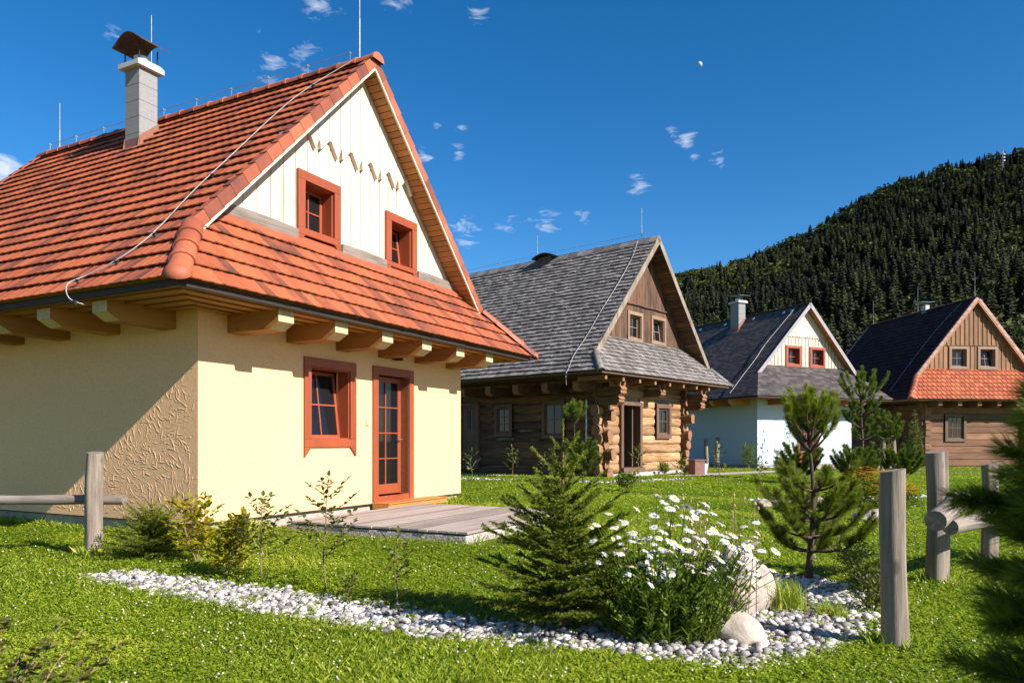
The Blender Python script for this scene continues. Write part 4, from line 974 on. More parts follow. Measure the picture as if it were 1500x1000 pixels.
def forest():
    rg = np.random.default_rng(5); var = []
    for k in range(10):
        V = []; Fc = []; Rn = []; con = k < 8
        if con:                                   # conifer: drooping branch fans round a spire
            nb = 110
            for i in range(nb):
                t = (i + rg.random()) / nb; z = .06 + .92 * t; r = (.165 - .03 * (k % 3)) * (1 - t) ** .85 + .012; a = i * 2.4 + rg.random() * .6; wd = .055 * (1 - t) + .02; rr = r * rg.uniform(.7, 1.2)
                c, s = math.cos(a), math.sin(a); o = len(V)
                V += [(-s * wd * .3, c * wd * .3, z + .03), (s * wd * .3, -c * wd * .3, z + .03), (c * rr + s * wd, s * rr - c * wd, z - rr * .35 - .01), (c * rr * 1.1, s * rr * 1.1, z - rr * .45), (c * rr - s * wd, s * rr + c * wd, z - rr * .3)]
                q = rg.random(); Fc += [(o, o + 1, o + 2, o + 3), (o, o + 1, o + 3, o + 4)]; Rn += [q, min(1, q + .1)]
            o = len(V); V += [(-.012, 0, .85), (.012, 0, .85), (0, 0, 1.04), (0, .012, .85)]; Fc += [(o, o + 1, o + 2, o + 2), (o, o + 3, o + 2, o + 2)]; Rn += [.4, .4]
        else:                                     # broadleaf: leaf clumps filling an uneven crown
            for i in range(240):
                d = rg.normal(size=3); d /= np.linalg.norm(d); q = np.array([0, 0, .62]) + d * np.array([.27, .27, .36]) * rg.uniform(.55, 1.08) * (1 + .2 * math.sin(5 * d[0] + 3 * d[1]))
                e1 = rg.normal(size=3); e1 /= np.linalg.norm(e1); e2 = np.cross(e1, rg.normal(size=3)); e2 /= np.linalg.norm(e2); s = rg.uniform(.035, .07); o = len(V)
                V += [tuple(q + e1 * s), tuple(q + e2 * s), tuple(q - e1 * s), tuple(q - e2 * s)]; Fc.append((o, o + 1, o + 2, o + 3)); Rn.append(rg.random() * .5 + .5)
        var.append((np.array(V, np.float32), np.array(Fc, np.int32), np.array(Rn, np.float32)))
    # positions: even scatter over the slope, denser trees nearer the foot
    P = []; N = 9500
    while len(P) < N:
        Y = D0 + (DR + 45 - D0) * rg.random() ** .8; x = rg.uniform(.0 if Y > 0 else 0, .98)
        if rg.random() > (Y / DR) ** .5: continue
        P.append((x * Y, Y))
    allV, allF, allR = [], [], []; off = 0
    for X, Y in P:
        patch = math.sin(X * .018 + 1.3) * math.sin(Y * .014 + X * .006)
        broad = rg.random() < (.20 + .34 * (patch > .4))
        k = rg.integers(8, 10) if broad else rg.integers(0, 8); V, Fc, Rn = var[k]
        h = rg.uniform(9, 16) if broad else rg.uniform(11, 25) * (1 - .25 * (Y > DR - 60)); a = rg.uniform(0, 6.28); c, s = math.cos(a), math.sin(a); w_ = h * rg.uniform(1.1, 1.9) * (1 if not broad else 1.1)
        W_ = np.empty_like(V); W_[:, 0] = (V[:, 0] * c - V[:, 1] * s) * w_ + X; W_[:, 1] = (V[:, 0] * s + V[:, 1] * c) * w_ + Y; W_[:, 2] = V[:, 2] * h + hill_h(X, Y) - .8
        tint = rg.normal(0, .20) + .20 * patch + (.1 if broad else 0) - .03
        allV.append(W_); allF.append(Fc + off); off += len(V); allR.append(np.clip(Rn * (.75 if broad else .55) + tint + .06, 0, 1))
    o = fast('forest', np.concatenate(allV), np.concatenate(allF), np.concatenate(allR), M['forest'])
    tag(o, 'dense dark conifer wood covering the hillside behind the houses', 'forest', kind='stuff')
forest()

def mast():
    X = 700 * (1469 - 750) / 1089.45; Y = 700; z = hill_h(X, Y)
    r = empty('antenna_mast', (X, Y, z), 0, label='thin lattice antenna mast above the trees on the hilltop', cat='mast')
    m = MB(); h = 33
    for a in range(3):
        t = a * 2.094; m.tube([(math.cos(t) * 1., math.sin(t) * 1., 0), (math.cos(t) * .35, math.sin(t) * .35, h)], .12, 4)
    for i in range(16):
        for a in range(3):
            t = a * 2.094; t2 = t + 2.094; z0, z1 = h * i / 16, h * (i + 1) / 16; r0 = 1 - .65 * i / 16; r1 = 1 - .65 * (i + 1) / 16
            m.bar((math.cos(t) * r0, math.sin(t) * r0, z0), (math.cos(t2) * r1, math.sin(t2) * r1, z1), .08, .08, (0, .1, 1))
    m.build('lattice', M['steel'], r); p_ = MB(); p_.tube([(0, 0, h - 1), (0, 0, h + 5)], .12, 6); p_.build('aerial', M['steel'], r)
    for i in range(3): d = MB(); d.tube([(1, -.6, h - 3 - 3 * i), (1, -1.0, h - 3 - 3 * i)], .8, 12); d.build('dish', M['cap'], r)
mast()

def moon():
    d = px_dir(1024.5, 95); D = 4000; loc = Vector((0, 0, ZC)) + d * D; r = 4.3 / 1089.45 * D * d.y
    bm = bmesh.new(); bmesh.ops.create_uvsphere(bm, u_segments=32, v_segments=24, radius=r)
    bmesh.ops.bisect_plane(bm, geom=bm.verts[:] + bm.edges[:] + bm.faces[:], plane_co=(0, 0, 0), plane_no=SUN + Vector((0, .25, 0)), clear_inner=True)
    bmesh.ops.holes_fill(bm, edges=[e for e in bm.edges if e.is_boundary], sides=0)
    me = bpy.data.meshes.new('moon'); bm.to_mesh(me); bm.free(); o = link('moon', me, M['moon']); o.location = loc
    tag(o, 'small half moon in the clear blue sky above the cabins', 'moon')
moon()

# ------------------------------------------------------------------ gravel bed and lawn plants
BED = [(-3.95, 6.72), (-3.5, 6.90), (-2.54, 6.38), (-1.35, 5.72), (-0.65, 5.28), (-0.05, 5.0), (0.48, 4.8), (1.0, 4.95), (1.40, 5.3), (1.85, 6.0), (2.35, 6.75), (2.75, 6.6), (2.80, 5.93), (2.45, 5.05), (2.12, 4.50), (1.72, 4.20), (1.26, 3.94), (0.94, 4.02), (0.51, 4.25), (0.04, 4.40), (-0.46, 4.56), (-1.04, 4.86), (-1.68, 5.18), (-2.35, 5.60), (-3.13, 6.13)]
BED2 = [to_world(3.039, 24.924, .859, *q) for q in ((-4.2, 9.0), (-3.3, .5), (-2.6, -1.6), (.5, -2.6), (.5, -3.0), (-2.9, -2.1), (-3.7, .4), (-4.7, 9.0))]
BED3 = [(4.8, 15.2), (6.8, 15.6), (9.2, 16.4), (9.2, 15.8), (6.8, 15.0), (4.8, 14.6)]
def inside(px, py, poly):
    x = np.asarray(px); y = np.asarray(py); r = np.zeros(x.shape, bool); n = len(poly)
    for i in range(n):
        (x0, y0), (x1, y1) = poly[i], poly[i - 1]
        c = ((y0 > y) != (y1 > y)) & (x < (x1 - x0) * (y - y0) / (y1 - y0 + 1e-12) + x0); r ^= c
    return r
def grow(poly, d):
    cx = sum(p[0] for p in poly) / len(poly); out = []
    n = len(poly)
    for i in range(n):
        a = Vector(poly[i - 1]); b = Vector(poly[i]); c = Vector(poly[(i + 1) % n]); t = (c - a).normalized(); out.append((b.x + t.y * -d * SG, b.y + t.x * d * SG))
    return out
SG = 1
for i, (b, z) in enumerate(((BED, .006), (BED2, .008), (BED3, .006))): flat_patch('gravel_bed', b, z, M['soil'])

def pebbles():
    bm = bmesh.new(); bmesh.ops.create_icosphere(bm, subdivisions=1, radius=1); bv = np.array([v.co[:] for v in bm.verts]); bf = np.array([[v.index for v in f.verts] for f in bm.faces]); bm.free()
    rg = np.random.default_rng(3); VV, FF, RR = [], [], []; off = 0
    def put(poly, n, smin, smax, edge):
        nonlocal off
        xs = [p[0] for p in poly]; ys = [p[1] for p in poly]; X = rg.uniform(min(xs) - edge, max(xs) + edge, n); Y = rg.uniform(min(ys) - edge, max(ys) + edge, n)
        jx = X + rg.normal(0, edge, n); jy = Y + rg.normal(0, edge, n); ok = inside(jx, jy, poly); X, Y = X[ok], Y[ok]
        for x, y in zip(X, Y):
            s = rg.uniform(smin, smax) * rg.uniform(.7, 1.1); sc = s * np.array([rg.uniform(.8, 1.35), rg.uniform(.7, 1.1), rg.uniform(.45, .75)])
            v = bv * (1 + rg.uniform(-.16, .16, (len(bv), 1))) * sc; a = rg.uniform(0, 6.28); c, s_ = math.cos(a), math.sin(a); t = rg.uniform(-.5, .5); ct, st = math.cos(t), math.sin(t)
            v = np.stack([v[:, 0] * ct + v[:, 2] * st, v[:, 1], -v[:, 0] * st + v[:, 2] * ct], 1); v = np.stack([v[:, 0] * c - v[:, 1] * s_, v[:, 0] * s_ + v[:, 1] * c, v[:, 2]], 1)
            v += (x, y, s * rg.uniform(.15, .85)); VV.append(v); FF.append(bf + off); off += len(v); RR.append(np.full(len(bf), rg.beta(1.7, 1.2)))
    put(BED, 21000, .013, .038, .05); put(BED2, 9000, .03, .055, .06); put(BED3, 3000, .03, .05, .06)
    o = fast('pebbles', np.concatenate(VV), np.concatenate(FF), np.concatenate(RR), M['pebble'], smooth=True)
    tag(o, 'loose white and grey rounded pebbles filling the planting beds', 'gravel', kind='stuff')
pebbles()

NOGROW = [[to_world(-3.894, 9.223, 1.092, *q) for q in ((.02, .02), (6.2, .02), (6.2, 8.3), (.02, 8.3))], [to_world(-3.894, 9.223, 1.092, *q) for q in ((1.1, -.3), (4.4, -.3), (4.4, -3.38), (1.1, -3.38))],
          [to_world(3.039, 24.924, .859, *q) for q in ((-.1, -.1), (5.9, -.1), (5.9, 9.3), (-.1, 9.3))], [to_world(3.039, 24.924, .859, *q) for q in ((2.3, -.62), (9.6, -1.9), (10.2, -3.1), (2.4, -1.75))],
          [to_world(11.15, 33.8, .442, *q) for q in ((0, 0), (6, 0), (6, 9), (0, 9))], [to_world(11.15, 33.8, .442, *q) for q in ((.3, -1.0), (7.0, -1.0), (7.0, -2.2), (.3, -2.1))]]
def lawn_points(rg, n, dmin, dmax, power, inner=.085):
    u = rg.random(n); e = 1 - power; d = (dmin ** e + u * (dmax ** e - dmin ** e)) ** (1 / e); a = rg.uniform(-.74, .74, n)
    X = d * np.tan(a); Y = d.copy(); jx = X + rg.normal(0, inner, n); jy = Y + rg.normal(0, inner, n)
    bad = np.zeros(n, bool)
    for b in (BED, BED2, BED3): bad |= inside(jx, jy, b)
    for b in NOGROW: bad |= inside(X, Y, b)
    k = ~bad; return X[k], Y[k]
def patchn(X, Y, s=1.):
    return (np.sin(X * 1.7 * s + 1.3 * np.sin(Y * .9 * s)) + np.sin(Y * 2.3 * s + 1.7 * np.sin(X * 1.1 * s + 2)) + .6 * np.sin((X + Y) * 4.1 * s)) / 2.6

def grass():
    rg = np.random.default_rng(12)
    # clover: three leaflets on a short stalk
    X, Y = lawn_points(rg, 250000, 3.0, 26, 1.25); n = len(X); s = .0125 * (1 + .11 * np.maximum(0, Y - 4)) * rg.uniform(.7, 1.35, n); h = rg.uniform(.012, .042, n) * (1 + .3 * patchn(X, Y)) * np.minimum(1, .55 + Y * .08)
    a0 = rg.uniform(0, 6.28, n); tint = np.clip(.36 + .2 * patchn(X, Y, .8) + .28 * (patchn(X + 5, Y * 1.6, .55) > .62) + rg.normal(0, .2, n), 0, 1); V = np.empty((n, 3, 4, 3), np.float32)
    for k in range(3):
        a = a0 + k * 2.09; c, q = np.cos(a), np.sin(a); tl = rg.uniform(-.7, .5, n)
        for j, (r, w_, up) in enumerate(((0, 0, 0), (.62, .52, 1.), (1.12, 0, 1.3), (.62, -.52, 1.))):
            V[:, k, j, 0] = X + s * (c * r - q * w_); V[:, k, j, 1] = Y + s * (q * r + c * w_); V[:, k, j, 2] = h + s * tl * r * up + s * .25 * (abs(w_) > 0)
    Fc = np.arange(n * 12, dtype=np.int32).reshape(-1, 4)
    o = fast('clover_lawn', V.reshape(-1, 3), Fc, np.repeat(np.clip(tint, 0, 1), 3), M['clover']); tag(o, 'low clover leaves carpeting the lawn', 'clover', kind='stuff')
    # grass blades
    X, Y = lawn_points(rg, 260000, 3.0, 42, 1.15, .03); n0 = len(X); E = []
    for px_, py_, m in ((2.24, 4.36, 260), (3.60, 6.30, 260), (4.62, 7.2, 200), (-4.40, 7.80, 320)):      # longer tufts the mower misses
        a_ = rg.uniform(0, 6.28, m); r_ = .07 + np.abs(rg.normal(0, .06, m)); E.append(np.stack([px_ + np.cos(a_) * r_, py_ + np.sin(a_) * r_], 1))
    for (ax, ay), (bx, by), m in (((-.03, -.04), (1.1, -.04), 900), ((4.45, -.04), (6.2, -.04), 1100), ((1.05, -3.30), (4.4, -3.30), 160), ((-.05, 0), (-.05, 6), 2600)):
        t_ = rg.random(m); X_, Y_ = ax + (bx - ax) * t_ + rg.normal(0, .035, m), ay + (by - ay) * t_ + rg.normal(0, .035, m); c_, s_ = math.cos(1.092), math.sin(1.092); E.append(np.stack([-3.894 + c_ * X_ - s_ * Y_, 9.223 + s_ * X_ + c_ * Y_], 1))
    E = np.concatenate(E); X = np.concatenate([X, E[:, 0]]); Y = np.concatenate([Y, E[:, 1]]); n = len(X); p = patchn(X, Y, .6); hh = rg.uniform(.015, .045, n) * (1 + .5 * p) * (1 + .012 * Y); hh[n0:] *= rg.uniform(1.6, 3.2, n - n0); wd = .0016 * (1 + .22 * np.maximum(0, Y - 3)) * rg.uniform(.7, 1.3, n)
    a = rg.uniform(0, 6.28, n); le = hh * rg.uniform(.15, .9, n); c, q = np.cos(a), np.sin(a); b = rg.uniform(0, 6.28, n); cb, qb = np.cos(b), np.sin(b)
    V = np.empty((n, 4, 3), np.float32)
    V[:, 0] = np.stack([X - cb * wd, Y - qb * wd, np.zeros(n)], 1); V[:, 1] = np.stack([X + cb * wd, Y + qb * wd, np.zeros(n)], 1)
    V[:, 2] = np.stack([X + c * le * .4 + cb * wd * .7, Y + q * le * .4 + qb * wd * .7, hh * .65], 1); V[:, 3] = np.stack([X + c * le, Y + q * le, hh], 1)
    o = fast('grass', V.reshape(-1, 3), np.arange(n * 4, dtype=np.int32).reshape(-1, 4), np.clip(.36 + .2 * p + .28 * (patchn(X + 5, Y * 1.6, .55) > .62) + rg.normal(0, .22, n), 0, 1), M['blade']); tag(o, 'fresh green grass blades of the lawn', 'grass', kind='stuff')
    # clover flower heads
    X, Y = lawn_points(rg, 4200, 3.0, 24, 1.1); keep = (patchn(X, Y, 1.3) + rg.normal(0, .5, len(X))) > .1; X, Y = X[keep], Y[keep]; n = len(X)
    s = .0075 * (1 + .08 * np.maximum(0, Y - 4)) * rg.uniform(.7, 1.2, n); h = rg.uniform(.035, .07, n); oc = np.array([(1, 0, 0), (0, 1, 0), (-1, 0, 0), (0, -1, 0), (0, 0, 1), (0, 0, -1)]); of = np.array([(0, 1, 4), (1, 2, 4), (2, 3, 4), (3, 0, 4), (1, 0, 5), (2, 1, 5), (3, 2, 5), (0, 3, 5)])
    V = oc[None] * s[:, None, None] + np.stack([X, Y, h], 1)[:, None]; Fc = (of[None] + (np.arange(n) * 6)[:, None, None]).reshape(-1, 3)
    o = fast('clover_flowers', V.reshape(-1, 3), Fc, np.repeat(rg.random(n), 8), M['cloverf']); tag(o, 'small white clover flower heads dotted over the lawn', 'clover flowers', kind='stuff')
grass()

# ------------------------------------------------------------------ plants
class PB:
    """fast quad collector"""
    def __init__(s): s.V = []; s.R = []
    def quads(s, Q, r): s.V.append(np.asarray(Q, np.float32).reshape(-1, 4, 3)); s.R.append(np.broadcast_to(np.asarray(r, np.float32), (len(s.V[-1]),)).copy())
    def build(s, name, mat, parent=None):
        V = np.concatenate(s.V); return fast(name, V.reshape(-1, 3), np.arange(len(V) * 4, dtype=np.int32).reshape(-1, 4), np.concatenate(s.R), mat, parent)

def perp(d, rg):
    q = rg.normal(size=3); q -= q @ d * d; return q / np.linalg.norm(q)

def needles(pb, p0, p1, n, ln, wd, spread, rg, r0=.5, rj=.25, flat=0.):
    """needles leaving the twig p0-p1; spread = angle from the twig"""
    p0 = np.asarray(p0, float); p1 = np.asarray(p1, float); d = p1 - p0; L = np.linalg.norm(d)
    if L < 1e-6 or n < 1: return
    d /= L; t = rg.random(n); q = rg.normal(size=(n, 3)); q[:, 2] *= (1 - flat); q -= (q @ d)[:, None] * d; q /= np.linalg.norm(q, axis=1)[:, None] + 1e-9
    sp = spread * rg.uniform(.6, 1.2, n)[:, None]; dr = d * np.cos(sp) + q * np.sin(sp); base = p0 + d * (L * t)[:, None]; tip = base + dr * (ln * rg.uniform(.7, 1.15, n))[:, None]
    w_ = np.cross(dr, rg.normal(size=(n, 3))); w_ /= np.linalg.norm(w_, axis=1)[:, None] + 1e-9; w_ *= wd
    mid = base * .4 + tip * .6
    pb.quads(np.stack([base - w_ * .5, base + w_ * .5, mid + w_ * .6, tip], 1), np.clip(r0 + rg.normal(0, rj, n), 0, 1))

def spruce(name, loc, h, seed, label, spread=.36, bare=.3, dens=1., mat='spruce', nlen=.016, group=None, nw=.0022, nwf=13, up=0.):
    rg = np.random.default_rng(seed); root = empty(name, (*loc, 0), rg.uniform(0, 6), label=label, cat='spruce' if 'spruce' in name else 'conifer', group=group)
    tr = MB(); tr.tube([(0, 0, -.02), (.01 * h, 0, h * .4), (0, .005 * h, h * .75), (0, 0, h)], [.022 * h, .014 * h, .007 * h, .0025 * h], 8); tr.build('trunk', M['bark'], root, smooth=True)
    pb = PB(); br = MB(); nwh = int(nwf + h * 3); 
    for w in range(nwh):
        t = (w + .4) / nwh; z = h * (.05 + .93 * t); Lb = h * spread * (1 - t) ** 1.0 * rg.uniform(.85, 1.1) + .03 * h; nb = rg.integers(7, 10) if t < .62 else (rg.integers(4, 6) if t < .8 else 3)
        if t > .8 and w % 2: continue
        for b in range(nb):
            a = rg.uniform(0, 6.28) if nb < 4 else 6.28 * (b + rg.uniform(-.3, .3)) / nb + w; L = Lb * rg.uniform(.65, 1.12); c, s = math.cos(a), math.sin(a); rise = -.05 + up + (.75 - up * .4) * t + rg.uniform(-.1, .12)
            P = [np.array([c * L * q, s * L * q, z + L * (rise * q - .28 * q * q * (1 - t) + .20 * q ** 3)]) for q in (0, .33, .66, 1)]
            br.tube([tuple(p) for p in P], [.0045 * h, .0032 * h, .002 * h, .001 * h], 4, .4)
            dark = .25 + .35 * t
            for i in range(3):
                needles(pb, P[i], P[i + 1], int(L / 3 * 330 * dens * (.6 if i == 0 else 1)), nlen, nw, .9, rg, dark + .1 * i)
                m = 2 if L < .15 * h else 3
                for k in range(m):                       # side twigs
                    q = (k + rg.random()) / m; o = P[i] * (1 - q) + P[i + 1] * q; d = P[i + 1] - P[i]; d /= np.linalg.norm(d)
                    for sd in (-1, 1):
                        side = np.array([-d[1], d[0], 0]) * sd; dr = d * .75 + side * .7 + np.array([0, 0, rg.uniform(-.18, .12)]); dr /= np.linalg.norm(dr); l2 = L * .42 * (1 - .25 * i) * rg.uniform(.5, 1.1)
                        e = o + dr * l2; br.tube([tuple(o), tuple(e)], [.0016 * h, .0008 * h], 3, .4); needles(pb, o, e, int(l2 * 330 * dens), nlen, nw, .9, rg, dark + .12)
                        if l2 > .07 and dens > .5:
                            o3 = o + dr * l2 * .45; d3 = dr * .7 + np.cross(dr, [0, 0, 1]) * sd * .7; e3 = o3 + d3 * l2 * .5; needles(pb, o3, e3, int(l2 * .5 * 330 * dens), nlen, nw, .9, rg, dark + .15)
    needles(pb, (0, 0, h * .8), (0, 0, h * 1.02), int(h * .22 * 330 * dens), nlen, nw, .7, rg, .7)
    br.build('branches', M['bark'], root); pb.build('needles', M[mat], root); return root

def pine(name, loc, h, seed, label, whorls, mat='pine_n', nl=.055, nw=.0016, dens=1., trunk_r=None, group=None, lean=(0, 0), cat='pine'):
    """whorls: (height, branch length, count, rise)"""
    rg = np.random.default_rng(seed); root = empty(name, (*loc, 0), rg.uniform(0, 6), label=label, cat=cat, group=group); r = trunk_r or .02 * h
    tp = lambda z: np.array([lean[0] * z * z / h + .012 * h * math.sin(z / h * 7 + seed), lean[1] * z * z / h + .01 * h * math.cos(z / h * 5), z])
    tr = MB(); tr.tube([tuple(tp(h * i / 9)) for i in range(10)], [r * (1 - .85 * i / 9) * (1.25 if i == 0 else 1) for i in range(10)], 9, seed=seed, sq=.08); tr.build('trunk', M['bark_dark'], root, smooth=True)
    pb = PB(); br = MB()
    def brush(p, d, L, tint):
        d = np.asarray(d, float); d /= np.linalg.norm(d); e = p + d * L; needles(pb, p, e, int(L * 1500 * dens), nl, nw, .75, rg, tint, .2); needles(pb, p + d * L * .7, e, int(L * 500 * dens), nl * .9, nw, .35, rg, tint + .15, .2)
        br.tube([tuple(p), tuple(e)], [r * .16, r * .08], 4, .4)
    for z, BL, nb, rise in whorls:
        for b in range(nb):
            a = 6.28 * (b + rg.uniform(-.25, .25)) / nb + z * 9; L = BL * rg.uniform(.7, 1.12); c, s = math.cos(a), math.sin(a); o = tp(z)
            P = [o + np.array([c * L * q, s * L * q, L * (rise * q + .42 * q * q * q)]) for q in (0, .3, .6, .85, 1.)]
            br.tube([tuple(p) for p in P], [r * .42, r * .34, r * .26, r * .18, r * .12], 6, .4)
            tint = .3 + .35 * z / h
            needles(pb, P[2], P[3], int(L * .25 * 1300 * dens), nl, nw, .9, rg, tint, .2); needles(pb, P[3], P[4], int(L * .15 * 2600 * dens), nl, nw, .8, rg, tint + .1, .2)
            d = P[4] - P[3]; brush(P[4], d + np.array([0, 0, .03]), BL * .2, tint + .15)
            for k in range(5):
                q = rg.uniform(.35, .97); i = 3 if q > .85 else (2 if q > .6 else 1); o2 = P[i] + (P[i + 1] - P[i]) * rg.random(); dd = P[i + 1] - P[i]; dd /= np.linalg.norm(dd); sd = np.cross(dd, [0, 0, 1.]) * rg.choice([-1, 1]) * rg.uniform(.4, .9)
                brush(o2, dd * .8 + sd + np.array([0, 0, rg.uniform(.1, .5)]), BL * rg.uniform(.18, .36), tint)
    for k in range(4): a = k * 1.57 + .4; brush(tp(h * .97), (math.cos(a) * .5, math.sin(a) * .5, 1), h * .07, .7)
    brush(tp(h), (0, 0, 1), h * .09, .75)
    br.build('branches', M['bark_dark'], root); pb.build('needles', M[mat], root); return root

def leafquads(pb, C_, N_, D_, ln, wd, tint, fold=.25):
    """rhombic folded leaf: two quads either side of the midrib"""
    C_ = np.asarray(C_, float); D_ = D_ / np.linalg.norm(D_); s = np.cross(D_, N_); s /= np.linalg.norm(s) + 1e-9; n = np.cross(s, D_)
    t = C_ + D_ * ln
    for sg in (-1, 1):
        pb.quads([[C_, C_ + D_ * ln * .3 + s * sg * wd * .5 + n * wd * fold, C_ + D_ * ln * .68 + s * sg * wd * .42 + n * wd * fold, t]], tint)

def sapling(name, loc, h, seed, label, group=None, mat='leaf', nbr=8, leaf=(.035, .018), cat='sapling', density=1., bush=False, spread=.3, stems=1, tint=(.2, .9)):
    rg = np.random.default_rng(seed); root = empty(name, (*loc, 0), rg.uniform(0, 6), label=label, cat=cat, group=group); st = MB(); pb = PB()
    def twig(o, d, L, r):
        n = 4; P = [np.array(o, float)]; d = d / np.linalg.norm(d)
        for i in range(n): d = d + rg.normal(0, .12, 3) + np.array([0, 0, .05]); d /= np.linalg.norm(d); P.append(P[-1] + d * L / n)
        st.tube([tuple(p) for p in P], [r * (1 - .7 * i / n) for i in range(n + 1)], 5, rg.random()); k = max(3, int(L / leaf[0] * 2.1 * density)); sd = 1
        for i in range(k):
            q = .15 + .85 * (i + .5) / k; j = min(int(q * n), n - 1); p = P[j] + (P[j + 1] - P[j]) * (q * n - j); dd = P[j + 1] - P[j]; dd /= np.linalg.norm(dd); s = np.cross(dd, [0, 0, 1.]); s = s / (np.linalg.norm(s) + 1e-6) * sd; sd = -sd
            D = dd * .55 + s * .8 + rg.normal(0, .25, 3); N = np.array([0, 0, 1.]) + rg.normal(0, .35, 3); m = rg.uniform(.6, 1.15); leafquads(pb, p, N, D, leaf[0] * m, leaf[1] * m, rg.uniform(*tint))
        leafquads(pb, P[-1], np.array([0, 0, 1.]), P[-1] - P[-2], leaf[0], leaf[1], rg.uniform(*tint)); return P
    for s_ in range(stems):
        a = rg.uniform(0, 6.28); ln = .0 if stems == 1 else spread * .8; top = np.array([math.cos(a) * ln * h, math.sin(a) * ln * h, h * rg.uniform(.8, 1)]); S = [np.array([0, 0, -.01]), top * .35 + rg.normal(0, .015 * h, 3), top * .7 + rg.normal(0, .02 * h, 3), top]
        st.tube([tuple(p) for p in S], [.0075 * (h + .25), .006 * (h + .25), .004 * (h + .25), .002 * (h + .2)], 6, rg.random())
        for b in range(nbr):
            q = (.12 if bush else .3) + (.85 if bush else .68) * (b + rg.random()) / nbr; j = min(int(q * 3), 2); o = S[j] + (S[j + 1] - S[j]) * (q * 3 - j); a = b * 2.4 + rg.random(); twig(o, np.array([math.cos(a), math.sin(a), rg.uniform(.2, .9)]), h * spread * (1.25 - q * .7) * rg.uniform(.6, 1.2), .003 * (h + .2))
        twig(S[-1], S[-1] - S[-2], h * .12, .002)
    st.build('stem', M['stem'], root); pb.build('leaves', M[mat], root); return root

spruce('spruce_tree', (.33, 4.80), 1.33, 3, 'young spruce with bare leader shoot standing between the gravel and the daisies', spread=.44, dens=3.2, nw=.0036, nlen=.018, nwf=11, up=.30)
pine('pine_tree', (2.62, 6.50), 1.56, 8, 'young pine with open whorls of branches in the gravel by the boulders',
     [(.26, .50, 6, .03), (.38, .46, 5, .08), (.52, .44, 6, .12), (.60, .36, 5, .25), (.78, .30, 6, .2), (1.12, .26, 6, .9), (1.20, .24, 6, 1.0), (1.30, .19, 6, 1.1), (1.40, .14, 5, 1.2)], nl=.062, nw=.0024, dens=1.25, lean=(.03, 0))
pine('pine_tree', (10.5, 22.3), 3.15, 5, 'tall young pine with upright candles standing in front of the white house',
     [(1.25, .42, 5, .3), (1.6, .5, 5, .4), (1.95, .5, 5, .5), (2.3, .62, 6, .75), (2.5, .5, 4, 1.0)], mat='pine_far', nl=.11, nw=.007, dens=.5, trunk_r=.05)
pine('pine_tree', (15.2, 30.0), 2.15, 9, 'small round pine beside the two short posts near the log house with the shaded roof', [(1.1, .6, 5, .5), (1.4, .6, 6, .5), (1.7, .45, 5, .8)], mat='pine_far', nl=.14, nw=.009, dens=.35, trunk_r=.04)
pine('pine_tree', (1.96, 23.6), 2.3, 12, 'slim pine with a single tuft rising beside the corner of the shake roofed cabin', [(1.75, .35, 5, .9), (2.0, .25, 5, 1.1)], mat='pine_far', nl=.13, nw=.008, dens=.45, trunk_r=.035)
pine('pine_shrub', (2.05, 21.6), 1.05, 14, 'low dense mountain pine bush before the dark side wall of the shake roofed cabin', [(.15, .5, 7, .6), (.35, .5, 7, .7), (.6, .4, 7, .9)], mat='pine_far', nl=.11, nw=.008, dens=.6, cat='shrub')
for i, (x, y, s, lb) in enumerate([(8.3, 21.5, .8, 'dark mountain pine bush left of the tall young pine'), (11.4, 21.8, .85, 'broad mountain pine bush at the foot of the tall young pine'), (9.5, 20.5, .7, 'bright low mountain pine bush just before the tall young pine')]):
    pine('pine_shrub', (x, y), s, 30 + i, lb, [(.1, .6, 8, .5), (.3, .55, 8, .6), (.5, .4, 7, .9)], mat='pine_far', nl=.11, nw=.008, dens=.55, cat='shrub', group='mountain pine bushes by the young pines')
spruce('spruce_bush', (-3.75, 7.75), .62, 21, 'low spreading spruce bush beside the left wooden post', spread=.85, dens=1.6, up=.3, nw=.003)
spruce('spruce_tree', (17.6, 32.5), 2.6, 23, 'thin spruce sapling at the corner of the log house with the shaded roof', spread=.22, dens=.14, nlen=.08, nw=.012, mat='pine_far')
# saplings along the gravel strip
sapling('sapling', (-2.10, 6.25), .80, 41, 'young leafy sapling before the cream wall, nearest the house corner', nbr=17, leaf=(.058, .034), group='saplings planted in the gravel strip', spread=.42)
sapling('sapling', (-1.49, 5.98), .86, 42, 'tallest sapling in the gravel strip, below the lower window', nbr=18, leaf=(.056, .032), group='saplings planted in the gravel strip', spread=.42)
sapling('sapling', (-.84, 5.45), .60, 43, 'sapling with a bare lower stem in front of the terrace corner', nbr=12, leaf=(.052, .03), group='saplings planted in the gravel strip', spread=.26)
sapling('yellow_shrub', (-3.10, 7.35), .66, 44, 'yellow leaved shrub below the textured plaster corner', mat='leaf_y', nbr=22, leaf=(.07, .045), cat='shrub', stems=3, bush=True, spread=.34, group='yellowing shrubs by the house corner')
sapling('yellow_shrub', (-2.55, 6.60), .52, 45, 'green and yellow shrub in the gravel right of the yellow one', mat='leaf_y', nbr=22, leaf=(.065, .042), cat='shrub', stems=3, bush=True, spread=.4, group='yellowing shrubs by the house corner', tint=(0, .6))
sapling('low_shrub', (-1.25, 5.55), .22, 46, 'tiny yellow green shrub on the gravel between two saplings', nbr=7, leaf=(.04, .02), cat='shrub', stems=2, bush=True, spread=.4)
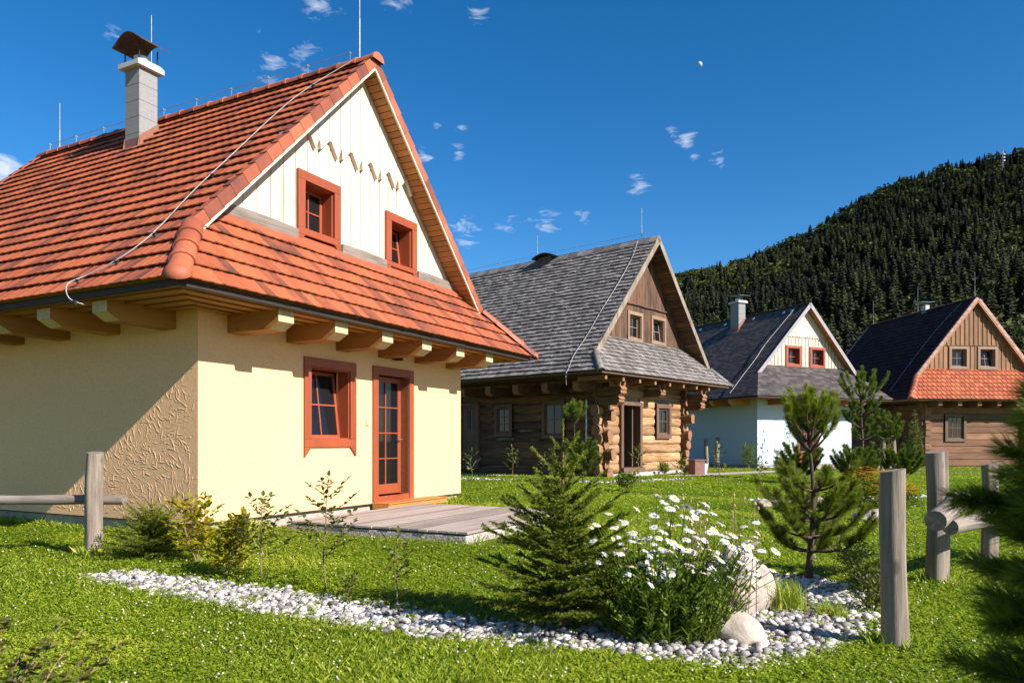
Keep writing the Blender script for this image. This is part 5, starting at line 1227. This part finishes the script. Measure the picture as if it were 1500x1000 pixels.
for i, (x, y, h, lb) in enumerate([(-1.20, 22.0, 1.0, 'round leafy sapling closest to the dark cabin door'), (.02, 22.5, 1.0, 'leafy sapling under the small cabin window'), (.95, 22.0, .75, 'short sapling just before the wider cabin side window'),
                                   (3.5, 20.5, 1.15, 'sapling by the cabin doorway left jamb'), (4.3, 19.0, .9, 'yellowish sapling below the cabin front window'), (5.6, 20.2, 1.15, 'sapling beside the brown box at the cabin corner'), (6.05, 18.2, .8, 'smallest sapling right of the cabin corner'),
                                   (12.4, 33.2, 2.3, 'tall thin see-through sapling against the sunny white wall')]):
    sapling('sapling', (x, y), h, 60 + i, lb, group='saplings in front of the cabins', nbr=9, leaf=(.11, .065), spread=.3, tint=(.5, 1), density=.6 if h < 2 else .25)
for i, (x, y, h, s, lb) in enumerate([(2.75, 17.9, .42, .9, 'dark clipped shrub on the lawn before the cabin doorway'), (10.7, 33.6, 1.0, .6, 'leafy bush at the foot of the white house corner'), (11.9, 33.0, .85, .5, 'smaller bush just right of the white house corner bush'),
                                      (5.4, 26.3, .4, .7, 'low flowering shrub at the cabin stone footing')]):
    sapling('shrub', (x, y), h, 80 + i, lb, nbr=14, leaf=(.09, .05), cat='shrub', stems=5, bush=True, spread=s * .6, mat='leaf_d', tint=(.1, .8))
for i, (x, y, lb) in enumerate([(2.55, 5.25, 'light green low plant in the gravel left of the near post'), (2.85, 6.0, 'dense dark green shrub behind the near post'), (3.15, 6.9, 'bright green shrub between pine and rear post')]):
    sapling('shrub', (x, y), .26 + .08 * (i == 1), 90 + i, lb, nbr=14, leaf=(.03, .016), cat='shrub', stems=6, bush=True, spread=.55, mat='leaf_d' if i == 1 else 'leaf')

def tuft(name, loc, n, h, spread, seed, label, mat='blade', cat='grass tuft', wd=.005):
    rg = np.random.default_rng(seed); pb = PB(); root = empty(name, (*loc, 0), 0, label=label, cat=cat)
    for i in range(n):
        a = rg.uniform(0, 6.28); o = np.array([rg.normal(0, spread * .25), rg.normal(0, spread * .25), 0]); H = h * rg.uniform(.5, 1.1); lean = rg.uniform(.15, .9) * spread; d = np.array([math.cos(a), math.sin(a), 0]); s = np.array([-d[1], d[0], 0]) * wd; r = rg.uniform(0, 1); P = [o + d * lean * q * q + np.array([0, 0, H * (q - .25 * q * q)]) for q in (0, .35, .7, 1)]
        for k in range(3): w0 = 1 - .3 * k; w1 = 1 - .3 * (k + 1) if k < 2 else .05; pb.quads([[P[k] - s * w0, P[k] + s * w0, P[k + 1] + s * w1, P[k + 1] - s * w1]], r)
    o = pb.build('blades', M[mat], root); return root
tuft('grass_tuft', (1.98, 5.35), 260, .30, .22, 1, 'long bladed green grass tuft in the gravel beside the boulder')
tuft('grass_tuft', (2.2, 5.15), 160, .16, .2, 2, 'short yellow green grass tuft right of the long one')
tuft('grass_tuft', (-1.95, 5.6), 60, .10, .15, 4, 'little weed tuft growing from the gravel strip')

def daisies():
    rg = np.random.default_rng(31); root = empty('daisy_clump', (.97, 4.66, 0), 0, label='big clump of white daisies with yellow centres between the spruce and the boulders', cat='daisies'); st = MB(); pb = PB(); heads = []
    n = 330
    for i in range(n):
        a = rg.uniform(0, 6.28); q = rg.random() ** .55; bx, by = math.cos(a) * .36 * q, math.sin(a) * .30 * q; flower = i < 99; h = rg.uniform(.42, .95) * (1 - .25 * q) if flower else rg.uniform(.2, .6)
        dx = math.cos(a) * .17 * q + rg.normal(0, .04) + (.07 if flower else 0); dy = math.sin(a) * .15 * q + rg.normal(0, .04); P = [np.array([bx, by, 0]), np.array([bx + dx * .3, by + dy * .3, h * .45]), np.array([bx + dx * .75, by + dy * .75, h * .8]), np.array([bx + dx * 1.2, by + dy * 1.2, h])]
        st.tube([tuple(p) for p in P], [.0032, .0028, .0022, .0018], 4, rg.random() * .5)
        for k in range(13 if flower else 16):
            t = rg.uniform(.02, .78); j = min(int(t * 3), 2); p = P[j] + (P[j + 1] - P[j]) * (t * 3 - j); an = rg.uniform(0, 6.28); m = 1.15 - t
            leafquads(pb, p, np.array([rg.normal(0, .3), rg.normal(0, .3), 1.]), np.array([math.cos(an), math.sin(an), rg.uniform(.3, 1.3)]), .10 * m, .016, rg.uniform(.05, .95), .15)
        if flower: heads.append(P[3])
    st.build('stems', M['leaf_d'], root); pb.build('leaves', M['leaf_d'], root)
    def petals(k):
        r2 = np.random.default_rng(k); b = PB(); m = 17
        for i in range(m):
            a = 6.283 * i / m; c, s = math.cos(a), math.sin(a); L = .024 * r2.uniform(.88, 1.08); w_ = .0042; z = r2.uniform(-.003, .003) - .002 * k
            f = lambda r, q, zz: (c * r - s * q, s * r + c * q, zz)
            b.quads([[f(.005, -w_ * .6, .001), f(.005, w_ * .6, .001), f(L * .6, w_, .002 + z * .4), f(L * .6, -w_, .002 + z * .4)], [f(L * .6, -w_, .002 + z * .4), f(L * .6, w_, .002 + z * .4), f(L, w_ * .45, z), f(L, -w_ * .45, z)]], r2.random())
        return b
    protos = []
    for k in range(3):
        o = petals(k).build('flower_head', M['petal'], root); y = MB(); V = [(0, 0, .0065)] + [(math.cos(j * .785) * .0068, math.sin(j * .785) * .0068, .0045) for j in range(8)] + [(math.cos(j * .785) * .0085, math.sin(j * .785) * .0085, .0) for j in range(8)]
        y.add(V, [(0, 1 + j, 1 + (j + 1) % 8) for j in range(8)] + [(1 + j, 9 + j, 9 + (j + 1) % 8, 1 + (j + 1) % 8) for j in range(8)], .5); c = y.build('flower_centre', M['yolk'], o, smooth=True); protos.append((o, c))
    for i, p in enumerate(heads):
        if i < 3: o = protos[i][0]
        else:
            o = protos[i % 3][0].copy(); C.objects.link(o); o.parent = root; c = protos[i % 3][1].copy(); C.objects.link(c); c.parent = o
        o.location = p; o.scale = [rg.uniform(1.15, 1.65)] * 3; tl = Vector((SUN.x * .45 + rg.normal(0, .3), SUN.y * .45 + rg.normal(0, .3), 1)).normalized(); o.rotation_euler = tl.to_track_quat('Z', 'Y').to_euler()
    HV, HF, HR = [], [], []; src = [q[0].data for q in protos]; off = 0
    for i in range(60):
        a = rg.uniform(0, 6.28); q = rg.random() ** .4; p = np.array([math.cos(a) * .56 * q + .05, math.sin(a) * .42 * q, rg.uniform(.45, .92) * (1 - .25 * q)]); me = src[i % 3]; v = np.empty(len(me.vertices) * 3, np.float32); me.vertices.foreach_get('co', v)
        v = v.reshape(-1, 3) * rg.uniform(1.1, 1.6); tl = Vector((SUN.x * .45 + rg.normal(0, .3), SUN.y * .45 + rg.normal(0, .3), 1)).normalized(); Rm = np.array(tl.to_track_quat('Z', 'Y').to_matrix()); HV.append(v @ Rm.T + p); HF.append(np.arange(len(v)).reshape(-1, 4) + off); HR.append(np.full(len(v) // 4, rg.random())); off += len(v)
        st2 = p * np.array([.6, .6, 0]); 
    o = fast('more_flower_heads', np.concatenate(HV), np.concatenate(HF), np.concatenate(HR), M['petal'], root); tag(o, kind='stuff')
    # faded seed heads on tall reddish stalks at the back
    t2 = MB(); 
    for i in range(26):
        x, y = rg.uniform(.12, .62), rg.uniform(.0, .45); h = rg.uniform(.5, .85); e = (x + rg.normal(.03, .04), y + rg.normal(0, .04), h); t2.tube([(x, y, 0), ((x + e[0]) / 2 + .01, y, h * .5), e], [.003, .0025, .002], 4, rg.random()); t2.tube([e, (e[0], e[1], h + .018)], [.012, .007], 6, rg.random())
    t2.build('seed_heads', M['drystem'], root)
daisies()

def orange_flowers():
    rg = np.random.default_rng(77); root = empty('orange_flower_bed', (6.62, 13.7, 0), 0, label='mound of orange yellow flowers with dark green leaves behind the near posts', cat='flowers'); pb = PB(); fl = PB()
    for i in range(2600):
        a = rg.uniform(0, 6.28); q = rg.random() ** .5; p = np.array([math.cos(a) * .85 * q, math.sin(a) * .6 * q, rg.uniform(.05, .62) * (1.05 - q * q * .7)]); an = rg.uniform(0, 6.28)
        leafquads(pb, p, np.array([rg.normal(0, .5), rg.normal(0, .5), 1]), np.array([math.cos(an), math.sin(an), rg.uniform(-.2, .8)]), .08, .03, rg.uniform(0, .9))
    for i in range(330):
        a = rg.uniform(0, 6.28); q = rg.random() ** .5; p = np.array([math.cos(a) * .85 * q, math.sin(a) * .6 * q, .66 * (1.05 - q * q * .65) + rg.uniform(-.10, .08)]); s = rg.uniform(.035, .06); m = 7; r = rg.random()
        for k in range(m):
            b = 6.283 * k / m; c, d = math.cos(b), math.sin(b); fl.quads([[p, p + [s * (c * .6 - d * .35), s * (d * .6 + c * .35), s * .15], p + [s * c, s * d, 0], p + [s * (c * .6 + d * .35), s * (d * .6 - c * .35), s * .15]]], r)
    pb.build('leaves', M['leaf_d'], root); fl.build('blossoms', M['orange'], root)
orange_flowers()

def boulder(loc, size, seed, label, rot=0, tilt=0, cuts=12):
    rg = random.Random(seed); bm = bmesh.new(); bmesh.ops.create_icosphere(bm, subdivisions=4, radius=1)
    for _ in range(cuts):
        n = Vector((rg.gauss(0, 1), rg.gauss(0, 1), rg.gauss(0, 1))).normalized(); d = rg.uniform(.72, .92)
        for v in bm.verts:
            t = v.co.dot(n)
            if t > d: v.co -= n * (t - d) * .7
    from mathutils import noise as mn
    for v in bm.verts:
        v.co *= 1 + .13 * mn.noise(v.co * 1.9 + Vector((seed, 0, 0))) + .02 * mn.noise(v.co * 9); v.co = Vector((v.co.x * size[0], v.co.y * size[1], v.co.z * size[2]))
    me = bpy.data.meshes.new('boulder'); bm.to_mesh(me); bm.free(); o = link('boulder', me, M['stone'], smooth=True); o.location = loc; o.rotation_euler = (0, R(tilt), R(rot)); tag(o, label, 'boulder', group='boulders in the gravel bed'); return o
boulder((1.60, 5.25, .20), (.16, .16, .30), 1, 'tall upright pale boulder standing behind the daisies', 20, -12)
boulder((1.78, 5.45, .13), (.17, .15, .22), 5, 'smaller pale boulder leaning on the right of the tall one', 60)
boulder((1.36, 4.55, .07), (.21, .14, .12), 2, 'long low boulder lying on the gravel at the foot of the daisies', -28, 16)
boulder((5.55, 11.3, .06), (.42, .22, .14), 3, 'flat rock on the lawn below the orange flowers', 10)
boulder((4.6, 13.6, .06), (.18, .14, .11), 6, 'small grey rock left of the orange flowers', 10)

# ------------------------------------------------------------------ fences
def post(loc, h, r, seed, label, lean=(0, 0), split_=True, group='weathered fence posts'):
    mb = MB(); n = 14; rg = random.Random(seed); K = 48; V = []; ph = rg.uniform(0, 6)
    for i in range(n):
        t = i / (n - 1)
        for k in range(K):
            a = 6.283 * k / K; rr = r * (1.06 - .08 * t) * (1 + .05 * math.sin(3 * a + ph + t * .8) + .025 * math.sin(7 * a + t * 2)); rr *= 1 - .22 * max(0, math.cos(a - ph + .15 * math.sin(t * 5)) - .965) / .035 * (.35 + .65 * t); rr *= 1 + .03 * math.sin(t * 9 + ph)
            V.append((math.cos(a) * rr + lean[0] * t + .10 * r * math.sin(t * 4.5 + ph), math.sin(a) * rr + lean[1] * t + .10 * r * math.cos(t * 3.7 + ph), -.05 + (h + .05) * t + (.012 * math.cos(a - 1) if i == n - 1 else 0)))
    Fc = [(i * K + k, i * K + (k + 1) % K, (i + 1) * K + (k + 1) % K, (i + 1) * K + k) for i in range(n - 1) for k in range(K)]; mb.add(V, Fc, .6); o = len(mb.v); mb.add([V[(n - 1) * K + k] for k in range(K)], [tuple(range(K))], .9, 1)
    ob = mb.build('fence_post', [M['grey_wood'], M['log_cut']], smooth=True); ob.location = (*loc, 0); ob.rotation_euler = (0, 0, rg.uniform(0, 6)); tag(ob, label, 'fence post', group=group); return ob
def rail(p0, p1, r0, r1, seed, label, bend=.04, group='weathered fence rails'):
    rg = random.Random(seed); p0, p1 = Vector(p0), Vector(p1); L = (p1 - p0).length; n = 12; pts = []; rad = []
    for i in range(n + 1):
        t = i / n; pts.append((L * t, bend * math.sin(t * 5 + seed) * .6 + rg.uniform(-.004, .004), bend * math.sin(t * 4 + seed * 2) - bend * math.sin(seed * 2))); rad.append((r0 + (r1 - r0) * t) * rg.uniform(.95, 1.06))
    mb = MB(); mb.tube(pts, rad, 16, .6, 0, 1, sq=.03, seed=seed); ob = mb.build('fence_rail', [M['grey_wood_x'], M['log_cut']], smooth=True); ob.location = p0; ob.rotation_euler = (p1 - p0).to_track_quat('X', 'Z').to_euler(); tag(ob, label, 'fence rail', group=group); return ob
M['log_cut'] = simple('cut_log_end', (.20, .165, .125), .9, nscale=30, var=.35, bmp=.6, bd=.006)
post((2.24, 4.36), 1.05, .070, 1, 'thick nearest fence post with a long crack, foot in the grass beside the gravel')
post((3.60, 6.30), 1.13, .083, 2, 'fence post standing just behind the crossing rails')
post((4.62, 7.2), 1.0, .07, 6, 'fence post half hidden behind the blurred pine branches')
rail((2.82, 4.95, .69), (3.72, 6.08, .74), .068, .078, 3, 'short thick rail with a round cut end towards the near post')
rail((3.10, 5.3, .61), (5.6, 7.5, .70), .058, .07, 4, 'long rail running back to the right behind the pine')
post((-4.40, 7.80), 1.10, .085, 7, 'single wooden post at the left beside the house corner', lean=(.03, 0))
rail((-7.0, 8.2, .66), (-4.12, 7.90, .55), .05, .052, 8, 'thin bent rail fixed to the left post')
for i, (x, y, h, lb) in enumerate([(9.1, 34.8, 1.35, 'left of two thin posts near the white house side wall'), (9.6, 34.8, 1.4, 'right of two thin posts near the white house side wall'), (15.45, 31.0, 1.35, 'left of two short posts near the log house with the shaded roof'), (15.95, 31.0, 1.45, 'right of two short posts near the log house with the shaded roof')]):
    post((x, y), h, .09, 20 + i, lb, lean=(.06 * (-1) ** i, 0), group='thin posts by the far houses')

def box_things():
    x, y = to_world(3.039, 24.924, .859, 4.2, -1.3); r = empty('planter_box', (x, y, 0), .4, label='brown wooden box standing on the path by the cabin corner', cat='box')
    b = MB(); b.box(-.22, .22, -.2, .2, 0, .5); b.build('body', M['terracotta'], r, bevel=.01); b = MB(); b.box(-.25, .25, -.23, .23, .5, .55); b.build('lid', M['terracotta'], r, bevel=.01)
    x, y = to_world(3.039, 24.924, .859, 4.75, -1.25); r = empty('white_bucket', (x, y, 0), 0, label='small white tub right beside the brown box', cat='tub')
    b = MB(); b.tube([(0, 0, 0), (0, 0, .36)], [.16, .2], 20); b.build('body', M['white_plaster'], r, smooth=True); b = MB(); b.tube([(0, 0, .36), (0, 0, .39)], [.21, .21], 20); b.build('rim', M['white_plaster'], r, smooth=True)
box_things()

# near pine with long needles at the right edge, close to the camera
def near_pine():
    rg = np.random.default_rng(55); root = empty('pine_tree', (1.80, 1.88, 0), 0, label='big blurred pine with long needles reaching in at the right edge', cat='pine'); O = np.array([1.72, 1.62, 0])
    pb = PB(); br = MB(); tr = MB(); tr.tube([(0, 0, -.02), (.02, .01, .7), (.0, 0, 1.3), (0, 0, 1.9)], [.035, .028, .02, .008], 10); tr.build('trunk', M['bark_dark'], root, smooth=True)
    def branch(z, a, L, rise, tint, sub=4):
        c, s = math.cos(a), math.sin(a); P = [np.array([c * L * q, s * L * q, z + L * (rise * q + .12 * q ** 3)]) for q in (0, .3, .6, .8, 1)]
        br.tube([tuple(p) for p in P], [.012, .010, .007, .006, .004], 6, .3)
        for i in (1, 2, 3): l = np.linalg.norm(P[i + 1] - P[i]); needles(pb, P[i], P[i + 1], int(l * 1500), .085, .0026, .75, rg, tint, .22)
        needles(pb, P[3] + (P[4] - P[3]) * .5, P[4] + (P[4] - P[3]) * .3, 130, .075, .0021, .4, rg, tint + .2, .2)
        for k in range(sub):
            q = rg.uniform(.3, .9); i = 1 if q < .6 else (2 if q < .8 else 3); o = P[i] + (P[i + 1] - P[i]) * rg.random(); d = P[4] - P[0]; d /= np.linalg.norm(d); sd = np.cross(d, [0, 0, 1.]) * rg.choice([-1, 1]) * .7; dr = d * .8 + sd + [0, 0, rg.uniform(-.15, .35)]; dr /= np.linalg.norm(dr); e = o + dr * L * rg.uniform(.2, .38)
            br.tube([tuple(o), tuple(e)], [.005, .003], 5, .3); needles(pb, o, e, int(np.linalg.norm(e - o) * 1500), .085, .0026, .7, rg, tint, .22); needles(pb, e - dr * .02, e + dr * .01, 50, .07, .0021, .4, rg, tint + .2, .2)
    for z, L, rise, n in ((.30, .50, -.1, 5), (.44, .54, -.1, 6), (.58, .54, -.08, 8), (.70, .50, -.08, 15), (.78, .50, -.05, 18), (.86, .50, -.02, 18), (.94, .50, .0, 18), (1.02, .50, .04, 19), (1.10, .50, .06, 18), (1.18, .46, .10, 17), (1.28, .40, .18, 14), (1.4, .32, .35, 10), (1.5, .2, .6, 6)):
        for k in range(n): branch(z + rg.uniform(-.05, .05), 6.283 * (k + rg.uniform(-.3, .3)) / n + z * 5, L * rg.uniform(.6, 1.02), rise + rg.uniform(-.12, .12), rg.uniform(.25, .7))
    br.build('branches', M['bark_dark'], root); pb.build('needles', M['pine_n'], root)
near_pine()

def near_bramble():
    rg = np.random.default_rng(66); root = empty('bramble', (-1.9, 2.55, 0), 0, label='dry reddish bramble stalks with a few leaves at the lower left edge', cat='bramble'); st = MB(); pb = PB()
    for i in range(26):
        a = rg.uniform(-.7, 1.9); h = rg.uniform(.35, .85); L = rg.uniform(.1, .5); P = [np.array([rg.normal(0, .06), rg.normal(0, .06), 0])]
        for q in (.35, .7, 1): P.append(P[0] + np.array([math.cos(a) * L * q, math.sin(a) * L * q * .6, h * (q - .28 * q * q)]))
        st.tube([tuple(p) for p in P], [.004, .0034, .0026, .0014], 5, rg.random())
        for k in range(22):
            t = rg.uniform(.1, 1); j = min(int(t * 3), 2); p = P[j] + (P[j + 1] - P[j]) * (t * 3 - j); an = rg.uniform(0, 6.28); leafquads(pb, p, np.array([rg.normal(0, .4), rg.normal(0, .4), 1]), np.array([math.cos(an), math.sin(an), .2]), rg.uniform(.025, .05), .028, rg.uniform(0, 1))
    st.build('stalks', M['drystem'], root); pb.build('leaves', M['leaf'], root)
near_bramble()

def weeds():
    rg = np.random.default_rng(91); pb = PB(); xs = [p[0] for p in BED]; ys = [p[1] for p in BED]
    c = [(rg.uniform(min(xs), max(xs)), rg.uniform(min(ys), max(ys)), rg.uniform(.3, 1)) for _ in range(330)]
    for x, y, k in c:
        if not inside(np.array([x]), np.array([y]), BED)[0]: continue
        for i in range(int(6 + 12 * k)):
            a = rg.uniform(0, 6.28); q = np.array([x + rg.normal(0, .035), y + rg.normal(0, .035), rg.uniform(.01, .04)]); leafquads(pb, q, np.array([rg.normal(0, .3), rg.normal(0, .3), 1]), np.array([math.cos(a), math.sin(a), rg.uniform(.1, 1.2)]), rg.uniform(.015, .04), rg.uniform(.006, .014), rg.uniform(0, 1))
    o = pb.build('weeds', M['clover']); tag(o, 'small green weeds growing up between the pebbles', 'weeds', kind='stuff')
weeds()
